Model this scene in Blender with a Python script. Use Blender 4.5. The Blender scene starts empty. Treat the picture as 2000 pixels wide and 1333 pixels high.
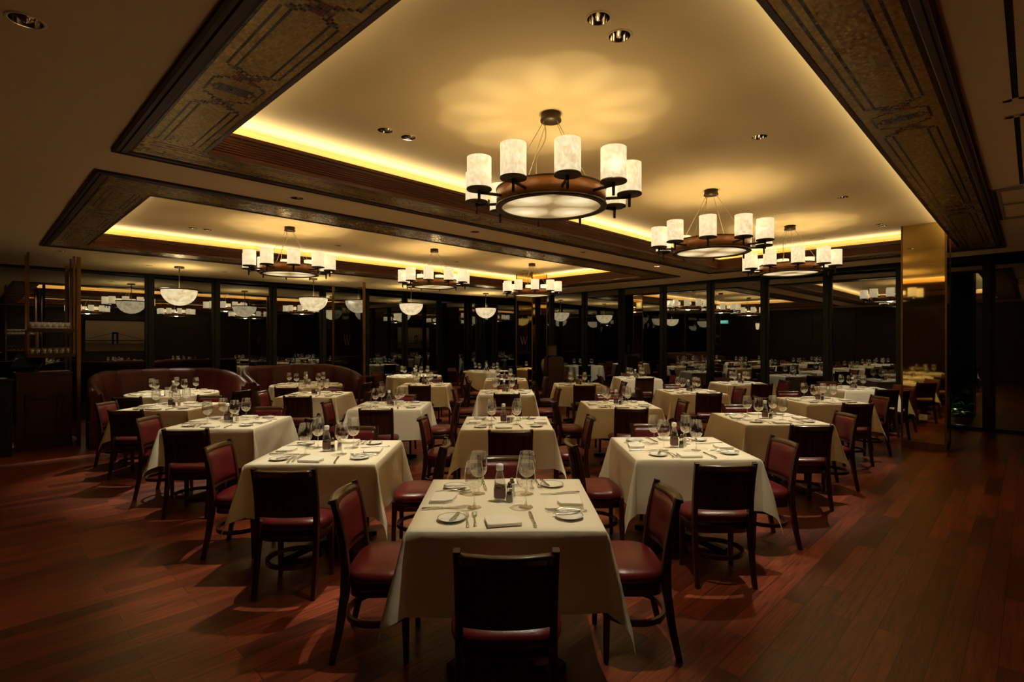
import bpy, bmesh, math, random
from mathutils import Vector
from mathutils.geometry import delaunay_2d_cdt
from math import sin, cos, pi, sqrt, atan2, hypot
random.seed(7)
S = bpy.context.scene
COL = S.collection
R2 = sqrt(2)

# ------------------------------------------------------------------ materials
def nt(name):
    m = bpy.data.materials.new(name); m.use_nodes = True
    t = m.node_tree; t.nodes.clear()
    out = t.nodes.new('ShaderNodeOutputMaterial')
    return m, t, out
def node(t, kind, **kw):
    n = t.nodes.new(kind)
    for k, v in kw.items():
        if k in n.inputs: n.inputs[k].default_value = v
        else: setattr(n, k, v)
    return n
def pbr(name, col, rough=.5, metal=0., spec=.5, coat=0., noise=None, bump=None, coat_rough=.1):
    """principled; noise=(scale, other colour, stretch), bump=(scale, strength)"""
    m, t, out = nt(name)
    b = node(t, 'ShaderNodeBsdfPrincipled', Roughness=rough, Metallic=metal)
    b.inputs['Base Color'].default_value = (*col, 1)
    b.inputs['Specular IOR Level'].default_value = spec
    b.inputs['Coat Weight'].default_value = coat
    b.inputs['Coat Roughness'].default_value = coat_rough
    t.links.new(b.outputs[0], out.inputs[0])
    if noise or bump:
        tc = node(t, 'ShaderNodeTexCoord')
    if noise:
        mp = node(t, 'ShaderNodeMapping'); mp.inputs['Scale'].default_value = noise[2]
        t.links.new(tc.outputs['Object'], mp.inputs[0])
        nz = node(t, 'ShaderNodeTexNoise', Scale=noise[0], Detail=5.)
        t.links.new(mp.outputs[0], nz.inputs['Vector'])
        mx = node(t, 'ShaderNodeMix', data_type='RGBA')
        mx.inputs[6].default_value = (*col, 1); mx.inputs[7].default_value = (*noise[1], 1)
        rp = node(t, 'ShaderNodeMapRange'); rp.inputs[1].default_value = .35; rp.inputs[2].default_value = .65
        t.links.new(nz.outputs[0], rp.inputs[0]); t.links.new(rp.outputs[0], mx.inputs[0])
        t.links.new(mx.outputs[2], b.inputs['Base Color'])
    if bump:
        nb = node(t, 'ShaderNodeTexNoise', Scale=bump[0], Detail=4.)
        t.links.new(tc.outputs['Object'], nb.inputs['Vector'])
        bp = node(t, 'ShaderNodeBump', Strength=bump[1], Distance=.01)
        t.links.new(nb.outputs[0], bp.inputs['Height']); t.links.new(bp.outputs[0], b.inputs['Normal'])
    return m
def emit(name, col, st, col2=None, scale=14., base=(.8, .75, .6)):
    m, t, out = nt(name)
    b = node(t, 'ShaderNodeBsdfPrincipled', Roughness=.45)
    b.inputs['Base Color'].default_value = (*base, 1)
    b.inputs['Emission Color'].default_value = (*col, 1)
    b.inputs['Emission Strength'].default_value = st
    t.links.new(b.outputs[0], out.inputs[0])
    if col2:
        tc = node(t, 'ShaderNodeTexCoord')
        nz = node(t, 'ShaderNodeTexNoise', Scale=scale, Detail=6., Roughness=.7)
        t.links.new(tc.outputs['Object'], nz.inputs['Vector'])
        mr = node(t, 'ShaderNodeMapRange'); mr.inputs[1].default_value = .38; mr.inputs[2].default_value = .62
        mx = node(t, 'ShaderNodeMix', data_type='RGBA')
        mx.inputs[6].default_value = (*col2, 1); mx.inputs[7].default_value = (*col, 1)
        t.links.new(nz.outputs[0], mr.inputs[0]); t.links.new(mr.outputs[0], mx.inputs[0])
        t.links.new(mx.outputs[2], b.inputs['Emission Color'])
    return m
def thin_glass(name, tint, refl, ior=1.45, rough=0., gain=1.):
    m, t, out = nt(name)
    tr = node(t, 'ShaderNodeBsdfTransparent'); tr.inputs[0].default_value = (*tint, 1)
    gl = node(t, 'ShaderNodeBsdfGlossy', Roughness=rough)
    gl.inputs[0].default_value = (1, 1, 1, 1)
    lw = node(t, 'ShaderNodeLayerWeight', Blend=.5)
    fr = node(t, 'ShaderNodeMath', operation='POWER'); fr.inputs[1].default_value = ior
    ma = node(t, 'ShaderNodeMath', operation='MULTIPLY_ADD', use_clamp=True)
    ma.inputs[1].default_value = gain; ma.inputs[2].default_value = refl
    mx = node(t, 'ShaderNodeMixShader')
    t.links.new(lw.outputs['Facing'], fr.inputs[0]); t.links.new(fr.outputs[0], ma.inputs[0]); t.links.new(ma.outputs[0], mx.inputs[0])
    t.links.new(tr.outputs[0], mx.inputs[1]); t.links.new(gl.outputs[0], mx.inputs[2])
    t.links.new(mx.outputs[0], out.inputs[0])
    return m

def floor_mat():
    m, t, out = nt('hardwood_planks')
    tc = node(t, 'ShaderNodeTexCoord')
    br = node(t, 'ShaderNodeTexBrick', Scale=1., offset=.37, offset_frequency=2)
    br.inputs['Color1'].default_value = (0, 0, 0, 1); br.inputs['Color2'].default_value = (1, 1, 1, 1)
    br.inputs['Mortar'].default_value = (.5, .5, .5, 1)
    br.inputs['Mortar Size'].default_value = .0018; br.inputs['Brick Width'].default_value = .98; br.inputs['Row Height'].default_value = .124
    t.links.new(tc.outputs['Object'], br.inputs['Vector'])
    mp = node(t, 'ShaderNodeMapping'); mp.inputs['Scale'].default_value = (1.4, 22, 1)
    t.links.new(tc.outputs['Object'], mp.inputs[0])
    # shift the grain per plank
    ad = node(t, 'ShaderNodeVectorMath', operation='ADD')
    sc = node(t, 'ShaderNodeVectorMath', operation='SCALE'); sc.inputs[3].default_value = 37.
    t.links.new(br.outputs['Color'], sc.inputs[0]); t.links.new(mp.outputs[0], ad.inputs[0]); t.links.new(sc.outputs[0], ad.inputs[1])
    nz = node(t, 'ShaderNodeTexNoise', Scale=2.4, Detail=6., Roughness=.62, Distortion=.6)
    t.links.new(ad.outputs[0], nz.inputs['Vector'])
    cr = node(t, 'ShaderNodeValToRGB')
    e = cr.color_ramp.elements
    e[0].position = .3; e[0].color = FLOOR_A; e[1].position = .75; e[1].color = FLOOR_B
    t.links.new(nz.outputs[0], cr.inputs[0])
    hv = node(t, 'ShaderNodeHueSaturation')
    mr = node(t, 'ShaderNodeMapRange'); mr.inputs[3].default_value = .5; mr.inputs[4].default_value = 1.5
    t.links.new(br.outputs['Color'], mr.inputs[0]); t.links.new(mr.outputs[0], hv.inputs['Value'])
    t.links.new(cr.outputs[0], hv.inputs['Color'])
    mx = node(t, 'ShaderNodeMix', data_type='RGBA'); mx.inputs[7].default_value = (.02, .005, .003, 1)
    t.links.new(br.outputs['Fac'], mx.inputs[0]); t.links.new(hv.outputs[0], mx.inputs[6])
    b = node(t, 'ShaderNodeBsdfPrincipled', Roughness=.36)
    b.inputs['Specular IOR Level'].default_value = .5
    t.links.new(mx.outputs[2], b.inputs['Base Color'])
    rr = node(t, 'ShaderNodeMapRange'); rr.inputs[3].default_value = .26; rr.inputs[4].default_value = .40
    t.links.new(nz.outputs[0], rr.inputs[0]); t.links.new(rr.outputs[0], b.inputs['Roughness'])
    bp = node(t, 'ShaderNodeBump', Strength=.25, Distance=.002, invert=True)
    t.links.new(br.outputs['Fac'], bp.inputs['Height']); t.links.new(bp.outputs[0], b.inputs['Normal'])
    t.links.new(b.outputs[0], out.inputs[0])
    return m
FLOOR_A = (.085, .016, .007, 1); FLOOR_B = (.31, .066, .026, 1)

def tile_mat(name, col, var, rough, metal):
    """one glazed tile per UV unit, thin grout between, each tile tilted and toned a little"""
    m, t, out = nt(name)
    uv = node(t, 'ShaderNodeUVMap')
    fl = node(t, 'ShaderNodeVectorMath', operation='FLOOR'); t.links.new(uv.outputs[0], fl.inputs[0])
    wn = node(t, 'ShaderNodeTexWhiteNoise', noise_dimensions='2D'); t.links.new(fl.outputs[0], wn.inputs['Vector'])
    fc = node(t, 'ShaderNodeVectorMath', operation='FRACTION'); t.links.new(uv.outputs[0], fc.inputs[0])
    sp = node(t, 'ShaderNodeSeparateXYZ'); t.links.new(fc.outputs[0], sp.inputs[0])
    def edge(o, w):
        a = node(t, 'ShaderNodeMath', operation='SUBTRACT'); a.inputs[1].default_value = .5
        t.links.new(o, a.inputs[0])
        b = node(t, 'ShaderNodeMath', operation='ABSOLUTE'); t.links.new(a.outputs[0], b.inputs[0])
        c = node(t, 'ShaderNodeMath', operation='GREATER_THAN'); c.inputs[1].default_value = .5 - w
        t.links.new(b.outputs[0], c.inputs[0]); return c
    ea = edge(sp.outputs[0], .035); eb = edge(sp.outputs[1], .05)
    g = node(t, 'ShaderNodeMath', operation='MAXIMUM'); t.links.new(ea.outputs[0], g.inputs[0]); t.links.new(eb.outputs[0], g.inputs[1])
    hv = node(t, 'ShaderNodeHueSaturation'); hv.inputs['Color'].default_value = (*col, 1)
    mr = node(t, 'ShaderNodeMapRange'); mr.inputs[3].default_value = 1 - var; mr.inputs[4].default_value = 1 + var
    t.links.new(wn.outputs[0], mr.inputs[0]); t.links.new(mr.outputs[0], hv.inputs['Value'])
    mx = node(t, 'ShaderNodeMix', data_type='RGBA'); mx.inputs[7].default_value = (.22, .13, .05, 1)
    t.links.new(g.outputs[0], mx.inputs[0]); t.links.new(hv.outputs[0], mx.inputs[6])
    b = node(t, 'ShaderNodeBsdfPrincipled', Roughness=rough, Metallic=metal)
    t.links.new(mx.outputs[2], b.inputs['Base Color'])
    rr = node(t, 'ShaderNodeMapRange'); rr.inputs[3].default_value = rough; rr.inputs[4].default_value = .8
    t.links.new(g.outputs[0], rr.inputs[0]); t.links.new(rr.outputs[0], b.inputs['Roughness'])
    ge = node(t, 'ShaderNodeNewGeometry')
    s5 = node(t, 'ShaderNodeVectorMath', operation='SUBTRACT'); s5.inputs[1].default_value = (.5, .5, .5)
    t.links.new(wn.outputs[1], s5.inputs[0])
    sc = node(t, 'ShaderNodeVectorMath', operation='SCALE'); sc.inputs[3].default_value = .11
    t.links.new(s5.outputs[0], sc.inputs[0])
    ad = node(t, 'ShaderNodeVectorMath', operation='ADD'); t.links.new(ge.outputs['Normal'], ad.inputs[0]); t.links.new(sc.outputs[0], ad.inputs[1])
    no = node(t, 'ShaderNodeVectorMath', operation='NORMALIZE'); t.links.new(ad.outputs[0], no.inputs[0])
    t.links.new(no.outputs[0], b.inputs['Normal'])
    t.links.new(b.outputs[0], out.inputs[0])
    return m

def photo_mat():
    """a sepia picture: pale clouded sky, dark shore, a long low bridge deck with a tower"""
    m, t, out = nt('sepia_print')
    tc = node(t, 'ShaderNodeTexCoord')
    sp = node(t, 'ShaderNodeSeparateXYZ'); t.links.new(tc.outputs['Generated'], sp.inputs[0])
    nz = node(t, 'ShaderNodeTexNoise', Scale=3.5, Detail=5.); t.links.new(tc.outputs['Generated'], nz.inputs['Vector'])
    ad = node(t, 'ShaderNodeMath', operation='MULTIPLY_ADD'); ad.inputs[1].default_value = .35
    t.links.new(nz.outputs[0], ad.inputs[0]); t.links.new(sp.outputs[2], ad.inputs[2])
    cr = node(t, 'ShaderNodeValToRGB'); e = cr.color_ramp.elements
    e[0].position = .2; e[0].color = (.30, .23, .13, 1); e[1].position = 1.1; e[1].color = (.90, .84, .68, 1)
    for p, c in ((.44, (.16, .12, .07, 1)), (.5, (.5, .42, .28, 1))):
        k = e.new(p); k.color = c
    t.links.new(ad.outputs[0], cr.inputs[0])
    b = node(t, 'ShaderNodeBsdfPrincipled', Roughness=.5)
    t.links.new(cr.outputs[0], b.inputs['Base Color']); t.links.new(b.outputs[0], out.inputs[0])
    return m

M = {}
M['wood'] = pbr('dark_mahogany', (.030, .0085, .0045), .32, spec=.4, coat=.25, coat_rough=.2, noise=(6., (.05, .014, .006), (1, 1, .25)))
M['rail'] = pbr('polished_rail_wood', (.062, .026, .009), .28, spec=.5, coat=.5, coat_rough=.15)
M['leather'] = pbr('oxblood_leather', (.135, .0125, .0145), .31, spec=.45, noise=(9., (.092, .008, .0095), (1, 1, 1)), bump=(120., .12))
M['booth_leather'] = pbr('booth_leather', (.075, .0075, .0065), .42, spec=.35, noise=(5., (.052, .005, .0045), (1, 1, 1)), bump=(90., .12))
M['cloth'] = pbr('white_linen', (.80, .725, .55), .85, spec=.2, bump=(17., .22))
M['napkin'] = pbr('napkin_linen', (.82, .77, .64), .85, spec=.2, bump=(60., .1))
M['china'] = pbr('white_china', (.80, .78, .70), .12, spec=.6)
M['china_line'] = pbr('china_rim_line', (.10, .12, .10), .2)
M['silver'] = pbr('polished_silver', (.80, .79, .78), .2, metal=1.)
M['chrome'] = pbr('chrome_reflector', (.75, .70, .62), .08, metal=1.)
M['glass'] = thin_glass('wine_glass', (.98, .98, .97), .22, 1.9, .02, .70)
M['stem'] = thin_glass('glass_stem', (.96, .96, .94), .17, 2.6, .04, .7)
M['pane'] = thin_glass('window_glass', (.40, .45, .43), .36, 5., 0., .6)
M['sauce'] = pbr('brown_sauce', (.075, .030, .014), .3)
M['label'] = pbr('plum_label', (.15, .07, .065), .5)
M['cap'] = pbr('white_plastic', (.80, .77, .68), .4)
M['pepper'] = pbr('ground_pepper', (.10, .075, .045), .8, noise=(400., (.02, .015, .01), (1, 1, 1)))
M['salt'] = pbr('fine_salt', (.75, .7, .58), .8)
M['iron'] = pbr('black_iron', (.012, .010, .009), .45, metal=.2)
M['bronze'] = pbr('dark_bronze', (.075, .050, .026), .42, metal=.6)
M['drum'] = pbr('burnished_copper_leaf', (.46, .20, .05), .4, metal=.2, noise=(3.2, (.30, .10, .018), (1, 1, 1.6)), coat=.3)
M['alabaster'] = emit('alabaster_shade', (1., .85, .56), .93, (.70, .51, .25), 34.)
def diffuser_mat():
    m, t, out = nt('alabaster_diffuser')
    tc = node(t, 'ShaderNodeTexCoord'); ab = node(t, 'ShaderNodeVectorMath', operation='ABSOLUTE')
    t.links.new(tc.outputs['Object'], ab.inputs[0])
    ml = node(t, 'ShaderNodeVectorMath', operation='MULTIPLY'); ml.inputs[1].default_value = (1, 1, 0); t.links.new(ab.outputs[0], ml.inputs[0])
    ds = node(t, 'ShaderNodeVectorMath', operation='DISTANCE'); ds.inputs[1].default_value = (.185, .185, 0); t.links.new(ml.outputs[0], ds.inputs[0])
    nz = node(t, 'ShaderNodeTexNoise', Scale=9., Detail=6., Roughness=.65); t.links.new(tc.outputs['Object'], nz.inputs['Vector'])
    na = node(t, 'ShaderNodeMath', operation='MULTIPLY_ADD'); na.inputs[1].default_value = .10; na.inputs[2].default_value = -.05
    t.links.new(nz.outputs[0], na.inputs[0])
    su = node(t, 'ShaderNodeMath', operation='ADD'); t.links.new(ds.outputs['Value'], su.inputs[0]); t.links.new(na.outputs[0], su.inputs[1])
    cr = node(t, 'ShaderNodeValToRGB'); cr.color_ramp.interpolation = 'EASE'; e = cr.color_ramp.elements
    e[0].position = .02; e[0].color = (1., .84, .52, 1); e[1].position = .22; e[1].color = (.24, .15, .055, 1)
    k = e.new(.12); k.color = (.70, .53, .27, 1)
    t.links.new(su.outputs[0], cr.inputs[0])
    b = node(t, 'ShaderNodeBsdfPrincipled', Roughness=.4); b.inputs['Base Color'].default_value = (.7, .62, .45, 1)
    t.links.new(cr.outputs[0], b.inputs['Emission Color']); b.inputs['Emission Strength'].default_value = .9
    t.links.new(b.outputs[0], out.inputs[0]); return m
M['alabaster_under'] = diffuser_mat()
M['bowl'] = emit('alabaster_bowl', (1., .83, .52), .82, (.60, .44, .21), 12.)
M['cable'] = pbr('pale_cable', (.5, .42, .25), .5)
M['ceil'] = pbr('cream_ceiling_paint', (.88, .675, .365), .75, spec=.25)
M['fascia'] = pbr('reeded_mahogany', (.105, .032, .013), .4, noise=(3., (.085, .025, .010), (.4, 5, 5)), coat=.1)
M['mould'] = pbr('dark_moulding', (.050, .017, .008), .45, spec=.3)
M['gold'] = tile_mat('gold_tile', (.52, .34, .09), .28, .26, .45)
M['tdark'] = tile_mat('dark_tile', (.028, .018, .010), .3, .25, 0.)
M['tred'] = tile_mat('red_tile', (.20, .022, .016), .3, .25, 0.)
M['tblue'] = tile_mat('slate_blue_tile', (.055, .070, .075), .3, .25, 0.)
M['ttaupe'] = tile_mat('taupe_tile', (.13, .085, .05), .3, .25, .1)
M['floor'] = floor_mat()
M['frame'] = pbr('black_window_frame', (.014, .012, .009), .38, metal=.3)
M['panel'] = pbr('wall_panelling', (.045, .013, .007), .4, coat=.15, noise=(4., (.03, .008, .004), (6, 6, .4)))
M['mirror'] = pbr('bronze_mirror', (.60, .45, .17), .03, metal=1.)
M['brass'] = pbr('aged_brass', (.22, .115, .04), .4, metal=.8)
M['cabinet'] = pbr('cabinet_wood', (.055, .016, .009), .42, noise=(5., (.035, .01, .005), (6, 6, .4)))
M['black'] = pbr('matt_black', (.006, .005, .005), .6)
M['screen'] = pbr('dark_screen', (.02, .04, .08), .12)
M['print'] = photo_mat()
M['socket'] = pbr('socket_plastic', (.62, .55, .42), .4)
M['sconce'] = emit('sconce_shade', (1., .72, .38), 1.2)
M['exit'] = emit('exit_sign_face', (.12, .85, .62), .9)
M['exit_w'] = emit('exit_sign_mark', (.9, 1., .95), 1.2)
M['leaf'] = pbr('leaf_green', (.06, .13, .025), .5)
M['blade'] = pbr('dry_grass', (.32, .26, .08), .6)
M['base'] = pbr('column_base_wood', (.17, .07, .03), .4, noise=(4., (.11, .04, .016), (8, 8, .6)))
M['seam'] = pbr('leather_piping', (.035, .004, .0035), .5)
M['card'] = pbr('beige_card', (.11, .08, .045), .6)
M['lens'] = emit('lamp_lens', (1., .88, .64), .5)
M['etch'] = pbr('etched_letter', (.20, .13, .07), .5)
M['grille'] = pbr('grille_black', (.006, .005, .004), .6)
M['paver'] = pbr('dark_paving', (.05, .045, .04), .8)

# ------------------------------------------------------------------ mesh helpers
class MB:
    """collects shapes into one mesh"""
    def __init__(s): s.v = []; s.f = []; s.mi = []; s.cur = 0; s.sm = []; s.smooth = True
    def add(s, vs, fs, smooth=None):
        o = len(s.v); s.v += [tuple(p) for p in vs]
        for f in fs:
            s.f.append([i + o for i in f]); s.mi.append(s.cur); s.sm.append(s.smooth if smooth is None else smooth)
        return s
    def box(s, x0, x1, y0, y1, z0, z1, b=0.):
        if b <= 0:
            vs = [(x, y, z) for z in (z0, z1) for y in (y0, y1) for x in (x0, x1)]
            fs = [(0, 2, 3, 1), (4, 5, 7, 6), (0, 1, 5, 4), (2, 6, 7, 3), (0, 4, 6, 2), (1, 3, 7, 5)]
            return s.add(vs, fs, False)
        bm = bmesh.new(); bmesh.ops.create_cube(bm, size=1)
        for v in bm.verts:
            v.co = (x0 + (v.co.x + .5) * (x1 - x0), y0 + (v.co.y + .5) * (y1 - y0), z0 + (v.co.z + .5) * (z1 - z0))
        bmesh.ops.bevel(bm, geom=bm.edges[:], offset=b, segments=2, profile=.6, affect='EDGES')
        bm.verts.index_update()
        s.add([v.co[:] for v in bm.verts], [[v.index for v in f.verts] for f in bm.faces], False); bm.free(); return s
    def lathe(s, prof, n=24, c=(0, 0), close=True):
        vs = []; fs = []; k = len(prof)
        for i in range(n):
            a = 2 * pi * i / n
            for r, z in prof: vs.append((c[0] + r * cos(a), c[1] + r * sin(a), z))
        for i in range(n):
            j = (i + 1) % n
            for q in range(k - 1): fs.append((i * k + q, j * k + q, j * k + q + 1, i * k + q + 1))
        s.add(vs, fs)
        if close:
            for idx, rev in ((0, True), (k - 1, False)):
                if prof[idx][0] > 1e-5:
                    o = len(s.v); ring = [(c[0] + prof[idx][0] * cos(2 * pi * i / n), c[1] + prof[idx][0] * sin(2 * pi * i / n), prof[idx][1]) for i in range(n)]
                    s.add(ring, [list(range(n))[::-1] if rev else list(range(n))], False)
        return s
    def tube(s, pts, r, n=8, cap=True):
        rs = r if isinstance(r, (list, tuple)) else [r] * len(pts)
        def sub(a, b): return [a[i] - b[i] for i in range(3)]
        def nrm(a):
            l = sqrt(sum(x * x for x in a)) or 1; return [x / l for x in a]
        def crs(a, b): return [a[1] * b[2] - a[2] * b[1], a[2] * b[0] - a[0] * b[2], a[0] * b[1] - a[1] * b[0]]
        vs = []; up = None
        for i, p in enumerate(pts):
            d = nrm(sub(pts[min(i + 1, len(pts) - 1)], pts[max(i - 1, 0)]))
            if up is None: up = [0, 0, 1] if abs(d[2]) < .9 else [1, 0, 0]
            a = nrm(crs(d, up)); b = crs(a, d); up = b
            for k in range(n):
                t = 2 * pi * k / n
                vs.append([p[j] + rs[i] * (a[j] * cos(t) + b[j] * sin(t)) for j in range(3)])
        fs = [(i * n + k, i * n + (k + 1) % n, (i + 1) * n + (k + 1) % n, (i + 1) * n + k) for i in range(len(pts) - 1) for k in range(n)]
        s.add(vs, fs)
        if cap:
            m = len(pts) - 1
            s.add(vs[:n], [list(range(n))[::-1]], False); s.add(vs[m * n:], [list(range(n))], False)
        return s
    def rings(s, rings, closed_ring=True, cap=True, smooth=None):
        """loft through rings of equal length"""
        n = len(rings[0]); vs = [p for r in rings for p in r]; m = n if closed_ring else n - 1
        fs = [(i * n + k, i * n + (k + 1) % n, (i + 1) * n + (k + 1) % n, (i + 1) * n + k) for i in range(len(rings) - 1) for k in range(m)]
        s.add(vs, fs, smooth)
        if cap and closed_ring:
            s.add(rings[0], [list(range(n))[::-1]], False); s.add(rings[-1], [list(range(n))], False)
        return s
    def prism(s, outline, z0, z1):
        n = len(outline)
        vs = [(x, y, z0) for x, y in outline] + [(x, y, z1) for x, y in outline]
        fs = [list(range(n))[::-1], list(range(n, 2 * n))] + [(i, (i + 1) % n, n + (i + 1) % n, n + i) for i in range(n)]
        return s.add(vs, fs, False)
    def bar(s, pts, w, h):
        """rectangular section swept in the yz plane or any path; w is x width; pts (x,y,z)"""
        rg = []
        for i, p in enumerate(pts):
            a = pts[max(i - 1, 0)]; b = pts[min(i + 1, len(pts) - 1)]
            dy, dz = b[1] - a[1], b[2] - a[2]; l = hypot(dy, dz) or 1
            ny, nz = -dz / l, dy / l
            ww = (w[i] if isinstance(w, list) else w) / 2; hh = (h[i] if isinstance(h, list) else h) / 2
            c = .25 * min(ww, hh)
            sec = [(-ww + c, -hh), (ww - c, -hh), (ww, -hh + c), (ww, hh - c), (ww - c, hh), (-ww + c, hh), (-ww, hh - c), (-ww, -hh + c)]
            rg.append([(p[0] + u, p[1] + ny * v, p[2] + nz * v) for u, v in sec])
        return s.rings(rg, True, True, False)
    def mesh(s, name, mats):
        me = bpy.data.meshes.new(name)
        me.from_pydata(s.v, [], s.f)
        for m in (mats if isinstance(mats, (list, tuple)) else [mats]): me.materials.append(m)
        me.polygons.foreach_set('material_index', s.mi)
        me.polygons.foreach_set('use_smooth', s.sm)
        me.update()
        bm = bmesh.new(); bm.from_mesh(me)
        bmesh.ops.remove_doubles(bm, verts=bm.verts[:], dist=1e-5)
        if not getattr(s, 'keep', False): bmesh.ops.recalc_face_normals(bm, faces=bm.faces[:])
        bm.to_mesh(me); bm.free()
        return me
    def build(s, name, mats, parent=None, loc=None, rz=0.):
        return link(name, s.mesh(name, mats), parent, loc, rz)
def link(name, me, parent=None, loc=None, rz=0.):
    o = bpy.data.objects.new(name, me); COL.objects.link(o)
    if parent: o.parent = parent
    if loc: o.location = loc
    if rz: o.rotation_euler.z = rz
    return o
def thing(name, label, cat, loc=(0, 0, 0), rz=0., group=None):
    o = bpy.data.objects.new(name, None); COL.objects.link(o)
    o.empty_display_size = .1; o.location = loc; o.rotation_euler.z = rz
    tag(o, label, cat, group); return o
def tag(o, label, cat, group=None):
    o['label'] = label; o['category'] = cat
    if group: o['group'] = group
    return o
def struct(o): o['kind'] = 'structure'; return o
def dup(root, loc, rz, label, group=None):
    r = root.copy(); COL.objects.link(r); r.location = loc; r.rotation_euler.z = rz
    r['label'] = label
    if group: r['group'] = group
    for ch in list(root.children):
        c = ch.copy(); COL.objects.link(c); c.parent = r
        for g in ch.children:
            d = g.copy(); COL.objects.link(d); d.parent = c
    return r
Q = pi / 4                       # the room stands at 45 degrees to the table rows
def xy(p, q): return ((p - q) / R2, (p + q) / R2)
def at(p, q, z=0.): return (*xy(p, q), z)

ZC, ZU, ZT = 3.036, 3.341, 3.225
WP, WQ = 12.6, 13.9              # glass planes
NP, NQ = -1.3, -1.3              # near walls
TRAYS = [dict(o=(.75, 10.93, .30, 4.90), m=(.86, 10.80, .385, 4.82), i=(1.25, 10.43, .815, 4.46)),
         dict(o=(.74, 10.96, 5.56, 10.48), m=(.85, 10.83, 5.70, 10.42), i=(1.24, 10.48, 6.16, 9.98))]

# downlights: p, q, level, aim (x, y), power, words
DOWN = [(2.37, 1.67, 1, (0.0, 2.9), .86, 'near pair by the nearest chandelier, left one'), (2.59, 1.68, 1, (1.2, 4.2), .5, 'near pair by the nearest chandelier, right one'),
         (2.40, 3.81, 1, (-1.36, 4.15), 1.5, 'left of the nearest right tray chandelier, first of the pair'), (2.62, 3.80, 1, (-1.5, 7.0), .8, 'left of the nearest right tray chandelier, second of the pair'),
         (4.70, 1.66, 1, (1.4, 4.3), 1.15, 'right of the nearest right tray chandelier'), (7.37, 1.64, 1, (2.9, 5.85), 1.5, 'right of the second right tray chandelier'),
         (9.46, 1.63, 1, (4.5, 7.62), 1.1, 'beside the mirrored column, left of the pair'), (9.61, 1.62, 1, (6.3, 9.5), 1.4, 'beside the mirrored column, right of the pair'),
         (4.72, 3.80, 1, (0, 5.6), 1.0, 'behind the nearest right tray chandelier'), (7.37, 3.80, 1, (1.5, 7.2), 1.1, 'behind the second right tray chandelier'), (9.5, 3.8, 1, (3.1, 9.0), 1.2, 'behind the third right tray chandelier'),
         (2.41, 9.20, 1, (-4.4, 7.0), 1.5, 'left tray near end, left of the pair'), (2.60, 9.17, 1, (-5.2, 8.9), .9, 'left tray near end, right of the pair'),
         (4.72, 9.03, 1, (-3.1, 8.6), 1.1, 'left tray between the first and second chandeliers'), (7.48, 9.03, 1, (-1.6, 10.4), .9, 'left tray between the second and third chandeliers'),
         (9.58, 8.97, 1, (0, 11.9), .9, 'left tray beside the far column, left of the pair'), (9.75, 8.94, 1, (1.4, 10.5), .9, 'left tray beside the far column, right of the pair'),
         (.18, 3.21, 0, (-3.3, 3.3), .25, 'in the ceiling at the upper left corner'), (2.30, 5.26, 0, (-2.9, 5.66), 1.1, 'between the two trays, nearest one'),
         (4.64, 5.22, 0, (-1.5, 7.1), .55, 'between the two trays, second one'), (6.93, 5.18, 0, (0, 8.9), 1.0, 'between the two trays, third one'),
         (9.19, 5.12, 0, (3.0, 12.3), .9, 'between the two trays, fourth one'), (11.34, 5.05, 0, (4.7, 10.7), 1.0, 'at the right tray far corner'),
         (2.40, 11.97, 0, (-5.5, 9.1), .9, 'before the left windows, above the left booth'), (3.69, 11.92, 0, (-4.2, 10.1), .7, 'before the left windows, between the booths'),
         (6.30, 11.82, 0, (-3.9, 10.5), 1.0, 'before the left windows, right of the right booth'), (7.51, 11.74, 0, (-2.2, 13.1), 1.3, 'before the left windows, above the left round table'),
         (11.39, 9.11, 0, (-.5, 15.1), 1.2, 'behind the far column'), (11.39, 7.10, 0, (3.0, 12.5), .5, 'before the right windows at the far end'),
         (1.04, 11.05, 0, (-6.85, 8.15), 1.4, 'above the serving station')]

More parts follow.
